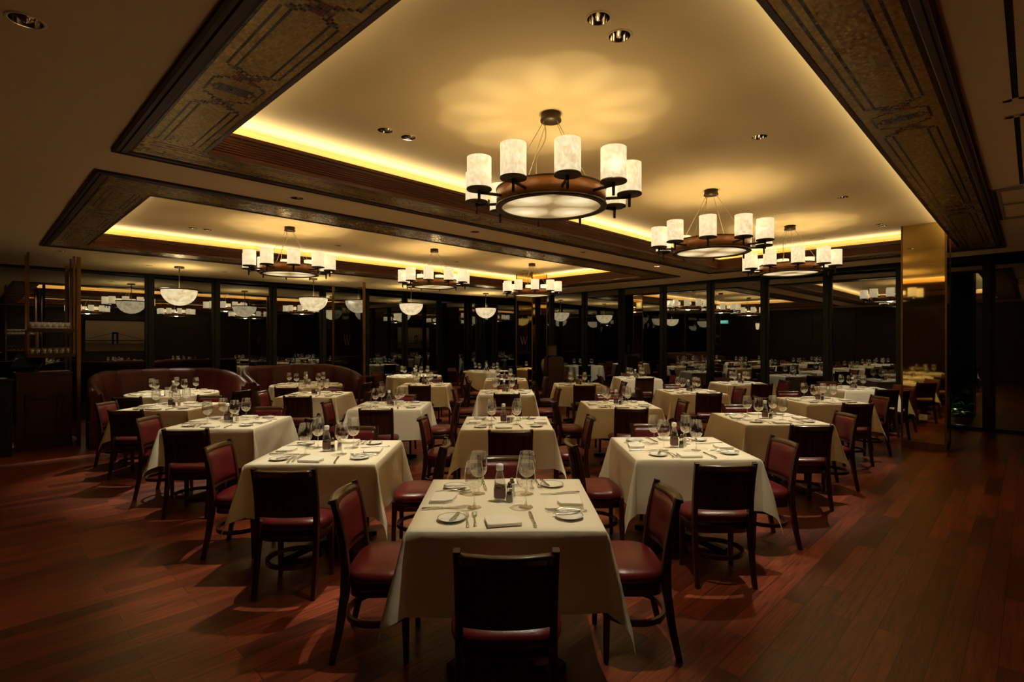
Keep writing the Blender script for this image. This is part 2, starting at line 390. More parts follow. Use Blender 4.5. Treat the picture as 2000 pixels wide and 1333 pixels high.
# ------------------------------------------------------------------ the setting
def build_room():
    b = MB(); b.add([(NP, NQ, 0), (WP, NQ, 0), (WP, WQ, 0), (NP, WQ, 0)], [(0, 1, 2, 3)], False)
    struct(b.build('floor', M['floor'], rz=Q))
    # low ceiling and the two raised ceilings, with the downlight holes cut out
    def ql(p): return 13.68 - .093 * p
    def pr(q): return 11.68 + .09 * q
    b = MB()
    def sheet(outer, cuts, z):
        vs = []; es = []
        def loop(pts):
            o = len(vs); vs.extend(Vector(p) for p in pts); es.extend((o + i, o + (i + 1) % len(pts)) for i in range(len(pts)))
        loop(outer)
        for c in cuts: loop(c)
        ov, oe, of = delaunay_2d_cdt(vs, es, [], 1, 1e-6)[:3]
        def inside(p, poly):
            r = False
            for (x0, y0), (x1, y1) in zip(poly, poly[1:] + poly[:1]):
                if (y0 > p[1]) != (y1 > p[1]) and p[0] < (x1 - x0) * (p[1] - y0) / (y1 - y0) + x0: r = not r
            return r
        fs = []
        for f in of:
            c = (sum(ov[i][0] for i in f) / len(f), sum(ov[i][1] for i in f) / len(f))
            if inside(c, outer) and not any(inside(c, k) for k in cuts): fs.append(tuple(f))
        b.add([(v[0], v[1], z) for v in ov], fs, False)
    def hole(p, q): return [(p + .0605 * cos(2 * pi * i / 24), q + .0605 * sin(2 * pi * i / 24)) for i in range(24)]
    rect = lambda t: [(t[0], t[2]), (t[1], t[2]), (t[1], t[3]), (t[0], t[3])]
    qc = ql(12.62)
    sheet([(NP, NQ), (pr(NQ), NQ), (pr(qc), qc), (NP, ql(NP))], [rect(t['o']) for t in TRAYS] + [hole(d[0], d[1]) for d in DOWN if not d[2]], ZC)
    W = .16
    for ti, t in enumerate(TRAYS):
        p0, p1, q0, q1 = t['i']
        P0, P1, Q0, Q1 = p0 - W, p1 + W, q0 - W, q1 + W
        sheet(rect((P0, P1, Q0, Q1)), [hole(d[0], d[1]) for d in DOWN if d[2] and (d[1] > 5.2) == (ti == 1)], ZU)
        zs = ZT - .045
        b.add([(P0, Q0, zs), (P1, Q0, zs), (P1, Q1, zs), (P0, Q1, zs), (P0, Q0, ZU), (P1, Q0, ZU), (P1, Q1, ZU), (P0, Q1, ZU)],
              [(0, 1, 5, 4), (1, 2, 6, 5), (2, 3, 7, 6), (3, 0, 4, 7)], False)
        b.add([(P0, Q0, zs), (P1, Q0, zs), (P1, Q1, zs), (P0, Q1, zs), (p0 - .02, q0 - .02, zs), (p1 + .02, q0 - .02, zs), (p1 + .02, q1 + .02, zs), (p0 - .02, q1 + .02, zs)],
              [(0, 1, 5, 4), (1, 2, 6, 5), (2, 3, 7, 6), (3, 0, 4, 7)], False)
    struct(b.build('ceiling', M['ceil'], rz=Q))
    # dark pocket above the window heads and a roof over everything
    b = MB(); z = ZU + .12
    b.add([(NP, NQ, z), (WP + .2, NQ, z), (WP + .2, WQ + .2, z), (NP, WQ + .2, z)], [(0, 1, 2, 3)], False)
    struct(b.build('ceiling_slab', M['black'], rz=Q))
    # near walls, panelled
    for nm, lo, hi, fn in (('wall_right', NP, WP, lambda b, a0, a1, z0, z1, d0, d1: b.box(a0, a1, NQ + d0, NQ + d1, z0, z1)),
                           ('wall_left', NQ, WQ, lambda b, a0, a1, z0, z1, d0, d1: b.box(NP + d0, NP + d1, a0, a1, z0, z1))):
        b = MB(); fn(b, lo, hi, 0, ZU, -.1, 0)
        n = 9; w = (hi - lo) / n
        for i in range(n + 1): fn(b, max(lo, lo + i * w - .06), min(hi, lo + i * w + .06), 0, ZC, 0, .03)
        for z0, z1 in ((0, .16), (.92, 1.02), (2.7, 2.84)): fn(b, lo, hi, z0, z1, 0, .028)
        struct(b.build(nm, M['panel'], rz=Q))

def build_trays():
    k = 0
    for ti, t in enumerate(TRAYS):
        # moulding: stepped frame proud of the ceiling, outer o -> m
        def frame(prof_out):            # list of (offset from outer 0..1, z)
            b = MB(); rings = []
            for f, z in prof_out:
                c = [t['o'][j] + (t['m'][j] - t['o'][j]) * f for j in range(4)]
                rings.append([(c[0], c[2], z), (c[1], c[2], z), (c[1], c[3], z), (c[0], c[3], z)])
            b.rings(rings, True, False, False); return b
        k += 1
        struct(frame([(-.06, ZC + .01), (-.06, ZC - .022), (.12, ZC - .026), (.2, ZC - .014), (.36, ZC - .012), (.44, ZC - .02), (.80, ZC - .016), (.88, ZC - .006), (1., ZC - .006), (1., ZC + .02)]).build('trim_%d' % k, M['mould'], rz=Q))
        # reeded fascia with lip
        b = MB(); p0, p1, q0, q1 = t['i']; rings = []
        prof = [(-.02, ZC - .012), (.008, ZC - .014), (.012, ZC + .012)]
        zz = ZC + .02
        while zz < ZT - .05:
            prof += [(.002, zz), (-.006, zz + .008), (.002, zz + .016)]; zz += .02
        prof += [(.004, ZT - .035), (.02, ZT - .03), (.022, ZT - .004), (.0, ZT), (-.02, ZT), (-.02, ZT - .045)]
        for d, z in prof:               # d>0 leans into the opening
            rings.append([(p0 + d, q0 + d, z), (p1 - d, q0 + d, z), (p1 - d, q1 - d, z), (p0 + d, q1 - d, z)])
        k += 1
        struct(b.rings(rings, True, False, False).build('trim_%d' % k, M['fascia'], rz=Q))
        # mosaic band, one quad per tile
        k += 1
        struct(mosaic(t, 'trim_%d' % k))

def motif(s, c):
    """tile colour index at s tiles along from the motif centre and c tiles across from the band's centre"""
    a, d = abs(s), abs(c)
    if d >= 14: return 1
    if a > 15: return 1 if round(d) in (7, 10) else 0
    if a >= 14.5: return 1 if 7.5 <= d <= 10 else 0
    if a >= 5:
        u = (15 - a) * 2
        if a >= 13.5 and 6 <= d < 8: return 4
        if d <= 5.5 and 7 <= a <= 13:
            if int(round(c + 2 * s)) % 6 < 2 or int(round(c - 2 * s)) % 6 < 2: return 2
        if abs(d - abs(10 - u)) < 1.05 or (abs(d - abs(7 - u)) < .9 and a > 10): return 1
        return 0
    if a < 4.6 and abs(d - 10) < .6: return 1
    if a <= 2.2:
        if d <= 5: return 3 if (int(round(c)) % 3 or a > 1.6) else 4
        if d <= 6: return 1
        if 6 < d < 9 and abs((d - 6) - (2.4 - a)) < .7: return 1
    return 0
TL, TW = .0205, .0134
def mosaic(t, name):
    b = MB(); b.keep = True
    (a0, a1, c0, c1), (i0, i1, j0, j1) = t['m'], t['i']
    z = ZC - .008
    uvs = []
    def strip(P, along0, along1, d, centres, across_n):
        n = max(1, round((along1 - along0) / TL)); L = (along1 - along0) / n; w = d / across_n
        for i in range(n):
            s0 = along0 + i * L
            sm = s0 + L / 2
            best = min(((sm - c) / L for c in centres), key=abs)
            for j in range(across_n):
                c = j - (across_n - 1) / 2
                col = motif(best, c * 29 / (across_n - 1)) if sm - along0 > .06 and along1 - sm > .06 else (1 if abs(c) > 13 else 0)
                b.cur = col
                b.add([P(s0, j * w), P(s0 + L, j * w), P(s0 + L, (j + 1) * w), P(s0, (j + 1) * w)], [(0, 1, 2, 3)], False)
                uvs.extend([(i, j), (i + 1, j), (i + 1, j + 1), (i, j + 1)])
    pm = (a0 + a1) / 2; qm = (c0 + c1) / 2
    N = 27
    strip(lambda s, d: (s, c0 + d, z), a0, a1, j0 - c0, (pm - 1.66, pm + 1.66), N)
    strip(lambda s, d: (s, c1 - d, z), a0, a1, c1 - j1, (pm - 1.66, pm + 1.66), N)
    strip(lambda s, d: (a0 + d, s, z), j0, j1, i0 - a0, (qm - .64, qm + .64), N)
    strip(lambda s, d: (a1 - d, s, z), j0, j1, a1 - i1, (qm - .64, qm + .64), N)
    me = bpy.data.meshes.new(name); me.from_pydata(b.v, [], b.f)
    for m in ('gold', 'tdark', 'tred', 'tblue', 'ttaupe'): me.materials.append(M[m])
    me.polygons.foreach_set('material_index', b.mi)
    ul = me.uv_layers.new(name='UVMap')
    ul.data.foreach_set('uv', [x for u in uvs for x in u])
    me.update()
    return link(name, me, rz=Q)

def build_windows():
    n = 0
    left = [-1.20 + 1.33 * i for i in range(11)]           # mullion centres along the left glass
    left = [x for x in left if x < WP]
    right = [.56 + 1.257 * i for i in range(-1, 11)]
    for side, ms, end in (('l', [NP] + left[1:], WP - .1), ('r', [NQ] + right[1:], WQ - .1)):
        for i, m in enumerate(ms):
            m1 = ms[i + 1] if i + 1 < len(ms) else end
            n += 1
            def pt(a0, a1, d0, d1, z0, z1, b, bev=0.):
                if side == 'l': b.box(a0, a1, WQ + d0, WQ + d1, z0, z1, bev)
                else: b.box(WP + d0, WP + d1, a0, a1, z0, z1, bev)
            b = MB()
            w = .065
            pt(m - w, m + w, -.055, .055, 0, ZU + .1, b); pt(m - w + .035, m + w - .035, -.085, -.055, 0, ZU + .1, b)
            pt(m - w - .02, m - w + .01, -.05, .05, 0, ZU + .1, b); pt(m + w - .01, m + w + .02, -.05, .05, 0, ZU + .1, b)
            pt(m + w, m1 - w, -.05, .05, 0, .07, b); pt(m + w, m1 - w, -.05, .05, 3.02, ZU + .1, b)
            if side == 'l' : pt(m + w, m1 - w, -.02, .02, .07, .34, b)
            o = struct(b.build('window_%d' % n, M['frame'], rz=Q))
            b = MB(); pt(m + w, m1 - w, -.012, .012, .07, 3.02, b)
            b.build('glass_pane', M['pane'], o)
    b = MB(); b.box(WP - .14, WP + .14, WQ - .14, WQ + .14, 0, ZU + .1)
    struct(b.build('trim_20', M['frame'], rz=Q))
    # ground outside the glass
    b = MB(); b.box(WP + .14, WP + 6, -3, WQ + 5, -.06, -.005); b.box(NP, WP + .14, WQ + .14, WQ + 5, -.06, -.005)
    struct(b.build('ground_outside', M['paver'], rz=Q))

# ------------------------------------------------------------------ chairs
def bow(x, h=.19): return -.034 * (1 - (x / h) ** 2)
BACK = [(-.180, .47), (-.186, .53), (-.194, .60), (-.209, .70), (-.228, .785)]
def back_y(z):
    for (y0, z0), (y1, z1) in zip(BACK, BACK[1:]):
        if z <= z1: return y0 + (y1 - y0) * (z - z0) / (z1 - z0)
    return BACK[-1][0]
def make_chair(name, label):
    t = thing(name, label, 'chair')
    # seat cushion: rounded square dome
    b = MB(); rings = []
    for f, z in ((.90, .402), (.98, .408), (1., .425), (.985, .444), (.93, .458), (.75, .470), (.45, .477), (.15, .479)):
        r = []
        for i in range(36):
            a = 2 * pi * i / 36; e = .62
            x = .230 * f * math.copysign(abs(cos(a)) ** e, cos(a)); y = .164 * f * math.copysign(abs(sin(a)) ** e, sin(a))
            r.append((x * (1 + .05 * y / .2), y - .028, z))
        rings.append(r)
    b.rings(rings); b.build('seat', M['leather'], t)
    # apron under the seat
    b = MB(); rings = []
    for f, z in ((.93, .338), (.95, .335), (.95, .402), (.88, .402)):
        r = []
        for i in range(36):
            a = 2 * pi * i / 36; e = .55
            x = .218 * f * math.copysign(abs(cos(a)) ** e, cos(a)); y = .164 * f * math.copysign(abs(sin(a)) ** e, sin(a))
            r.append((x, y - .026, z))
        rings.append(r)
    b.rings(rings); b.build('seat_frame', M['wood'], t)
    for s in (-1, 1):
        b = MB(); b.bar([(s * .176, .122, 0), (s * .174, .118, .20), (s * .170, .112, .40)], [.026, .032, .040], [.026, .032, .040]); b.build('leg', M['wood'], t)
        b = MB(); b.bar([(s * .186, -.245, 0), (s * .184, -.210, .16), (s * .182, -.183, .34), (s * .183, -.178, .46), (s * .184, -.192, .60), (s * .186, -.212, .71), (s * .188, -.240, .815)],
                        [.028, .030, .032, .032, .030, .028, .028], [.030, .036, .044, .044, .038, .034, .030])
        b.build('leg', M['wood'], t)
    # bent hoop stretcher
    b = MB(); rings = []
    for i in range(40):
        a = 2 * pi * i / 40; rr = []
        for dr, dz in ((-.009, -.014), (.009, -.014), (.009, .014), (-.009, .014)):
            rr.append(((.176 + dr) * cos(a), (.165 + dr) * sin(a) - .05, .185 + dz))
        rings.append(rr)
    rings.append(rings[0]); b.rings(rings, True, False, False); b.build('stretcher', M['wood'], t)
    # upholstered back panel (front face, bulged)
    b = MB(); nx, nz = 12, 8; f = []; k = []
    for j in range(nz + 1):
        z = .525 + (.772 - .525) * j / nz
        for i in range(nx + 1):
            x = -.172 + .344 * i / nx
            ed = min(1, 5 * min(i / nx, 1 - i / nx, j / nz, 1 - j / nz))
            f.append((x, back_y(z) + bow(x) + .014 + .016 * ed ** .5, z)); k.append((x, back_y(z) + bow(x) + .004, z))
    n = nx + 1; o = len(f)
    fs = [(j * n + i, j * n + i + 1, (j + 1) * n + i + 1, (j + 1) * n + i) for j in range(nz) for i in range(nx)]
    fb = [[q + o for q in reversed(x)] for x in fs]
    rim = [i for i in range(nx + 1)] + [j * n + nx for j in range(1, nz + 1)] + [nz * n + i for i in range(nx - 1, -1, -1)] + [j * n for j in range(nz - 1, 0, -1)]
    fr = [(rim[i], rim[(i + 1) % len(rim)], rim[(i + 1) % len(rim)] + o, rim[i] + o) for i in range(len(rim))]
    b.add(f + k, fs + fb + fr); b.build('backrest', M['leather'], t)
    # slatted wooden back behind the panel
    b = MB()
    rg = []
    for z in (.515, .57, .63, .70, .765):
        xs = [-.174 + .348 * i / 10 for i in range(11)]
        rg.append([(x, back_y(z) + bow(x) + .002, z) for x in xs] + [(x, back_y(z) + bow(x) - .006, z) for x in reversed(xs)])
    b.rings(rg, True, True, False)
    for i in range(6):
        x = -.145 + .058 * i
        b.bar([(x, back_y(z) + bow(x) - .009, z) for z in (.51, .57, .64, .72, .78)], .036, .012)
    for (z0, z1) in ((.502, .545),):
        rg = []
        for i in range(9):
            x = -.178 + .356 * i / 8
            y0, y1 = back_y(z0) + bow(x), back_y(z1) + bow(x)
            rg.append([(x, y0 - .012, z0), (x, y0 + .010, z0), (x, y1 + .010, z1), (x, y1 - .012, z1)])
        b.rings(rg, True, True, False)
    b.build('slats', M['wood'], t)
    # rolled top rail between the posts
    b = MB(); rg = []
    for i in range(13):
        x = -.182 + .364 * i / 12; y = back_y(.78) + bow(x); s = []
        for dy, z in ((.016, .762), (.017, .785), (.006, .800), (-.012, .806), (-.034, .802), (-.038, .792), (-.020, .786), (-.014, .762)):
            s.append((x, y + dy, z))
        rg.append(s)
    b.rings(rg, True, True, True); b.build('top_rail', M['rail'], t)
    return t

# ------------------------------------------------------------------ tableware prototypes
def wine_glass_mesh():
    pass
def make_glass(label):
    t = thing('wine_glass', label, 'glass')
    b = MB(); b.lathe([(.006, .094), (.019, .097), (.034, .108), (.0455, .127), (.0508, .150), (.0500, .172), (.0462, .198), (.0415, .222), (.0385, .236)], 32, close=False); b.cur = 1
    b.lathe([(.0377, .2358), (.0385, .2350), (.0393, .2358), (.0385, .2366), (.0377, .2358)], 32, close=False)
    b.build('bowl', [M['glass'], M['stem']], t)
    b = MB(); b.lathe([(.0001, .0045), (.038, .0012), (.0385, .0022), (.030, .0038), (.012, .0072), (.0062, .014), (.0044, .03), (.0040, .06), (.0044, .085), (.0075, .098), (.0001, .102)], 24, close=False)
    b.build('stem', M['stem'], t)
    return t
def make_bottle(label):
    t = thing('sauce_bottle', label, 'bottle')
    b = MB(); b.lathe([(.026, .001), (.0305, .004), (.0315, .02), (.0315, .088), (.0285, .105), (.0215, .135), (.0165, .155), (.0160, .172)], 24, close=False); b.build('glass_body', M['stem'], t)
    b = MB(); b.lathe([(.027, .014), (.0298, .017), (.0300, .08), (.0293, .082), (.0001, .0825)], 24); b.build('sauce', M['sauce'], t)
    b = MB(); b.lathe([(.0320, .022), (.0322, .024), (.0322, .070), (.0320, .072)], 24, close=False); b.build('paper_label', M['label'], t)
    b = MB(); b.lathe([(.0175, .166), (.0195, .168), (.0198, .190), (.0180, .197), (.012, .199), (.0001, .1995)], 24, close=False); b.build('cap', M['cap'], t)
    return t
def make_shaker(label, kind):
    t = thing(kind + '_shaker', label, 'shaker')
    b = MB(); b.lathe([(.0205, .0), (.0212, .004), (.0180, .04), (.0145, .068), (.0135, .074)], 10, close=False); b.build('glass_body', M['stem'], t)
    b = MB(); b.lathe([(.0180, .003), (.0190, .006), (.0160, .040), (.0150, .052), (.0001, .054)], 10); b.build('filling', M[kind], t)
    b = MB(); b.lathe([(.0148, .072), (.0158, .074), (.0150, .084), (.0095, .092), (.0110, .098), (.0075, .106), (.0001, .108)], 16, close=False); b.build('cap', M['chrome'], t)
    return t
def make_plate(label):
    b = MB()
    b.lathe([(.0001, .005), (.042, .005), (.047, .007), (.0640, .0130)], 36, close=False)
    b.cur = 1; b.lathe([(.0640, .0130), (.0668, .0140)], 36, close=False)
    b.cur = 0; b.lathe([(.0668, .0140), (.0690, .0148), (.0690, .0135), (.0550, .0075), (.044, .001), (.0001, .001)], 36, close=False)
    return tag(b.build('side_plate', [M['china'], M['china_line']]), label, 'plate')
def strip_prof(st):                # stations (y, half width, z, half thickness) -> flat bar
    return [[(-w, y, z - h), (w, y, z - h), (w * .8, y, z + h), (-w * .8, y, z + h)] for y, w, z, h in st]
def make_fork(label):
    b = MB()
    b.rings(strip_prof([(-.100, .003, .005, .002), (-.096, .0075, .005, .0025), (-.080, .0065, .006, .0025), (-.05, .0035, .010, .002), (-.01, .0028, .013, .002), (.022, .003, .011, .002), (.034, .010, .006, .0012), (.048, .0125, .005, .0012)]))
    for i in range(4):
        x = -.0105 + .007 * i
        b.rings([[(x + a * w, y, z - h), (x + a * w + w * 0, y, z - h)][0:0] or [(x - w, y, z - h), (x + w, y, z - h), (x + w, y, z + h), (x - w, y, z + h)] for y, w, z, h, a in ((.046, .002, .005, .0011, 0), (.075, .0017, .004, .001, 0), (.100, .0009, .0085, .0007, 0))])
    return tag(b.build('fork', M['silver']), label, 'fork')
def make_knife(label, name='table_knife', k=1.):
    b = MB()
    b.rings(strip_prof([(y * k, w, z, h) for y, w, z, h in ((-.115, .004, .006, .003), (-.110, .0085, .006, .0045), (-.09, .0075, .006, .0045), (-.03, .0055, .006, .0038), (-.018, .0065, .006, .004), (-.012, .005, .005, .002))]))
    b.rings(strip_prof([(y * k, w, z, h) for y, w, z, h in ((-.012, .0055, .005, .0012), (.0, .0085, .004, .001), (.06, .0095, .003, .0009), (.095, .0085, .003, .0008), (.112, .004, .003, .0006))]))
    return tag(b.build(name, M['silver']), label, 'knife')
def make_napkin(label):
    b = MB()
    def layer(z0, h, d):
        o = [(-.080 + d, -.055), (.080 - d, -.055), (.080 - d, .020), (.055 - d, .058), (-.030, .072 - d), (-.080 + d, .052)]
        n = len(o); top = [(x * .985, y * .985 + .001, z0 + h) for x, y in o]
        rg = [[(x, y, z0) for x, y in o], [(x * 1.01, y * 1.01, z0 + h * .3) for x, y in o], [(x * 1.01, y * 1.01, z0 + h * .7) for x, y in o], top]
        b.rings(rg, True, True, False)
    layer(.0, .005, .0); layer(.006, .005, .003); layer(.012, .006, .001)
    # rounded fold at the near edge
    rg = []
    for i in range(9):
        x = -.080 + .160 * i / 8
        rg.append([(x, -.053 - .009 * sin(a), .009 + .009 * cos(a)) for a in [pi * j / 6 for j in range(7)]])
    b.rings(rg, True, True, True)
    return tag(b.build('napkin', M['napkin']), label, 'napkin')

# ------------------------------------------------------------------ tables
TOPZ = .750
def cloth_mesh(seed, half=.45, over=.37):
    rnd = random.Random(seed); ph = [rnd.uniform(0, 6.28) for _ in range(8)]
    ax = [-half - over * t for t in (1, .93, .86, .79, .72, .65, .58, .51, .44, .38, .32, .26, .21, .16, .12, .06, .03, .01, 0)] + [-half + .9 * i / 14 for i in range(1, 14)]
    ax += [half + over * t for t in (0, .01, .03, .06, .12, .16, .21, .26, .32, .38, .44, .51, .58, .65, .72, .79, .86, .93, 1)]
    n = len(ax); vs = []
    for t in ax:
        for s in ax:
            ex, ey = max(abs(s) - half, 0), max(abs(t) - half, 0)
            sx, sy = math.copysign(1, s), math.copysign(1, t)
            x = max(-half, min(half, s)); y = max(-half, min(half, t))
            r = hypot(ex, ey); z = 0
            if r > 0:
                fi = atan2(ey, ex); k = sin(2 * fi) ** 2
                wav = .020 * sin(7.3 * (s + t) + ph[0]) + .014 * sin(13.7 * (s - t) + ph[1])
                rho = .010 * min(1, r / .03) + r * (.032 + .25 * k ** .7 + .06 * sin(4 * fi) ** 2 + (wav if k < .5 else wav * .5))
                cr = .006 * sin(fi * 4 + ph[2]) * k * r / .5
                rho = min(rho + cr, r * .98)
                th = fi + .17 * sin(4 * fi)
                x += sx * cos(th) * rho; y += sy * sin(th) * rho
                z = -sqrt(max(r * r - rho * rho, 0)) if r > .02 else -r * .7
                z += .012 * sin(5 * (s - t) + ph[3]) * (r / over)
            else:
                z = .0008 * sin(9 * s + ph[4]) * sin(8 * t + ph[5])
            vs.append((x, y, z))
    b = MB(); b.add(vs, [(j * n + i, j * n + i + 1, (j + 1) * n + i + 1, (j + 1) * n + i) for j in range(n - 1) for i in range(n - 1)])
    me = b.mesh('tablecloth', M['cloth']); return me
def round_cloth_mesh(seed, R=.66, D=.36, square=1.):
    rnd = random.Random(seed); ph = [rnd.uniform(0, 6.28) for _ in range(6)]
    n = 120; rad = [0, .3, .5, .6, .645, .66]; vs = []; b = MB()
    ring = []
    for r in rad[1:]: ring.append([(r * cos(2 * pi * i / n), r * sin(2 * pi * i / n), 0) for i in range(n)])
    for d in [D * f for f in (.033, .11, .25, .42, .61, .8, 1.)]:
        rr = []
        for i in range(n):
            a = 2 * pi * i / n
            sq = square * .10 * abs(sin(2 * a + ph[0])) ** 3                      # square cloth: four longer points
            fold = (.022 * sin(13 * a + ph[1]) + .012 * sin(21 * a + ph[2])) * min(1, d / .2)
            r = R + .008 + .06 * d + fold
            rr.append((r * cos(a), r * sin(a), -d * (1 + sq / .36 * min(1, d / .3) * 1.6)))
        ring.append(rr)
    b.rings(ring, True, False, True)
    b.add([(0, 0, 0)] + ring[0], [(0, 1 + i, 1 + (i + 1) % n) for i in range(n)])
    return b.mesh('tablecloth', M['cloth'])
def make_table(label, half=.44, rnd=0):
    t = thing('dining_table', label, 'table')
    b = MB()
    if rnd: b.lathe([(.0001, TOPZ - .036), (rnd - .01, TOPZ - .036), (rnd, TOPZ - .03), (rnd, TOPZ - .010), (rnd - .006, TOPZ - .006), (.0001, TOPZ - .006)], 48, close=False)
    else: b.box(-half, half, -half, half, TOPZ - .036, TOPZ - .006, .004)
    b.build('tabletop', M['wood'], t)
    b = MB(); b.lathe([(.055, .05), (.055, .07), (.035, .085), (.035, .68), (.10, .70), (.10, .714)], 20); b.build('pedestal', M['iron'], t)
    for k in range(4):
        a = pi / 4 + k * pi / 2; b = MB(); c, s = cos(a), sin(a); rg = []
        for r, w, z in ((.03, .032, .085), (.16, .028, .075), (.34, .026, .045), (.385, .026, .038)):
            rg.append([(r * c - w * s, r * s + w * c, 0 if r > .3 else .03), (r * c + w * s, r * s - w * c, 0 if r > .3 else .03), (r * c + w * s, r * s - w * c, z), (r * c - w * s, r * s + w * c, z)])
        b.rings(rg, True, True, False); b.build('foot', M['iron'], t)
    return t
P = {}
class Kind:
    """first use moves the prototype itself, later uses copy it"""
    def __init__(s, root): s.root = root; s.used = False
    def put(s, loc, rz, label, group):
        if not s.used:
            s.used = True; o = s.root; o.location = loc; o.rotation_euler.z = rz; o['label'] = label; o['group'] = group; return o
        return dup(s.root, loc, rz, label, group)

#        x      y      words for the table
TABLES = [
    (0.00, 2.845, 'the nearest table'),
    (0.005, 5.58, 'second table of the middle row'),
    (-.005, 8.92, 'third table of the middle row'),
    (-.01, 11.85, 'fourth table of the middle row'),
    (-1.36, 4.15, 'first table left of the middle row'),
    (-1.525, 7.10, 'second table left of the middle row'),
    (-1.585, 10.42, 'third table left of the middle row'),
    (1.385, 4.27, 'first table right of the middle row'),
    (1.51, 7.15, 'second table right of the middle row'),
    (1.43, 10.42, 'third table right of the middle row'),
    (-2.915, 5.66, 'nearer table in the second row left'),
    (-3.05, 8.55, 'farther table in the second row left'),
    (2.89, 5.85, 'first table in the second row right'),
    (3.11, 8.98, 'second table in the second row right'),
    (3.03, 12.35, 'third table in the second row right'),
    (-4.36, 7.02, 'leftmost square table before the left booth'),
    (4.52, 7.62, 'nearer table in the third row right'),
    (4.74, 10.70, 'farther table in the third row right'),
    (6.30, 9.58, 'rightmost table beside the mirrored column'),
]
ROUNDS = [   # p, q, words, kind
    (2.37, 10.15, 'round table inside the left booth', 'booth'),
    (4.63, 10.15, 'round table inside the right booth', 'booth'),
    (7.67, 10.87, 'left round table by the far windows', 'round'),
    (10.30, 11.10, 'right round table by the far windows', 'round'),
]
def setting(cx, cy, a, d, seat, tw, fine=True):
    """one place setting, seat direction a (0 = near side), d = distance of its centre line from the table centre"""
    ca, sa = cos(a), sin(a)
    def put(kind, x, y, rz, lab, grp, dz=0.):
        jx, jy, jr = random.uniform(-.012, .012), random.uniform(-.012, .012), random.uniform(-.10, .10)
        x += jx; y = -d + y + jy
        P[kind].put((cx + x * ca - y * sa, cy + x * sa + y * ca, TOPZ + .0015 + dz), a + rz + jr, lab, grp)
    put('plate', -.262, .01, 0, 'china side plate, %s setting, %s' % (seat, tw), 'side plates')
    put('spreader', -.235, .01, random.uniform(-.5, .3), 'butter knife on side plate, %s setting, %s' % (seat, tw), 'butter knives', .012)
    put('fork', -.178, .0, .05, 'outer fork, %s setting, %s' % (seat, tw), 'forks')
    put('fork', -.142, .018, .05, 'inner fork, %s setting, %s' % (seat, tw), 'forks')
    put('napkin', -.020, -.035, random.uniform(-.1, .1), 'folded white napkin, %s setting, %s' % (seat, tw), 'folded napkins')
    put('knife', .135, .0, .12, 'table knife, %s setting, %s' % (seat, tw), 'table knives')

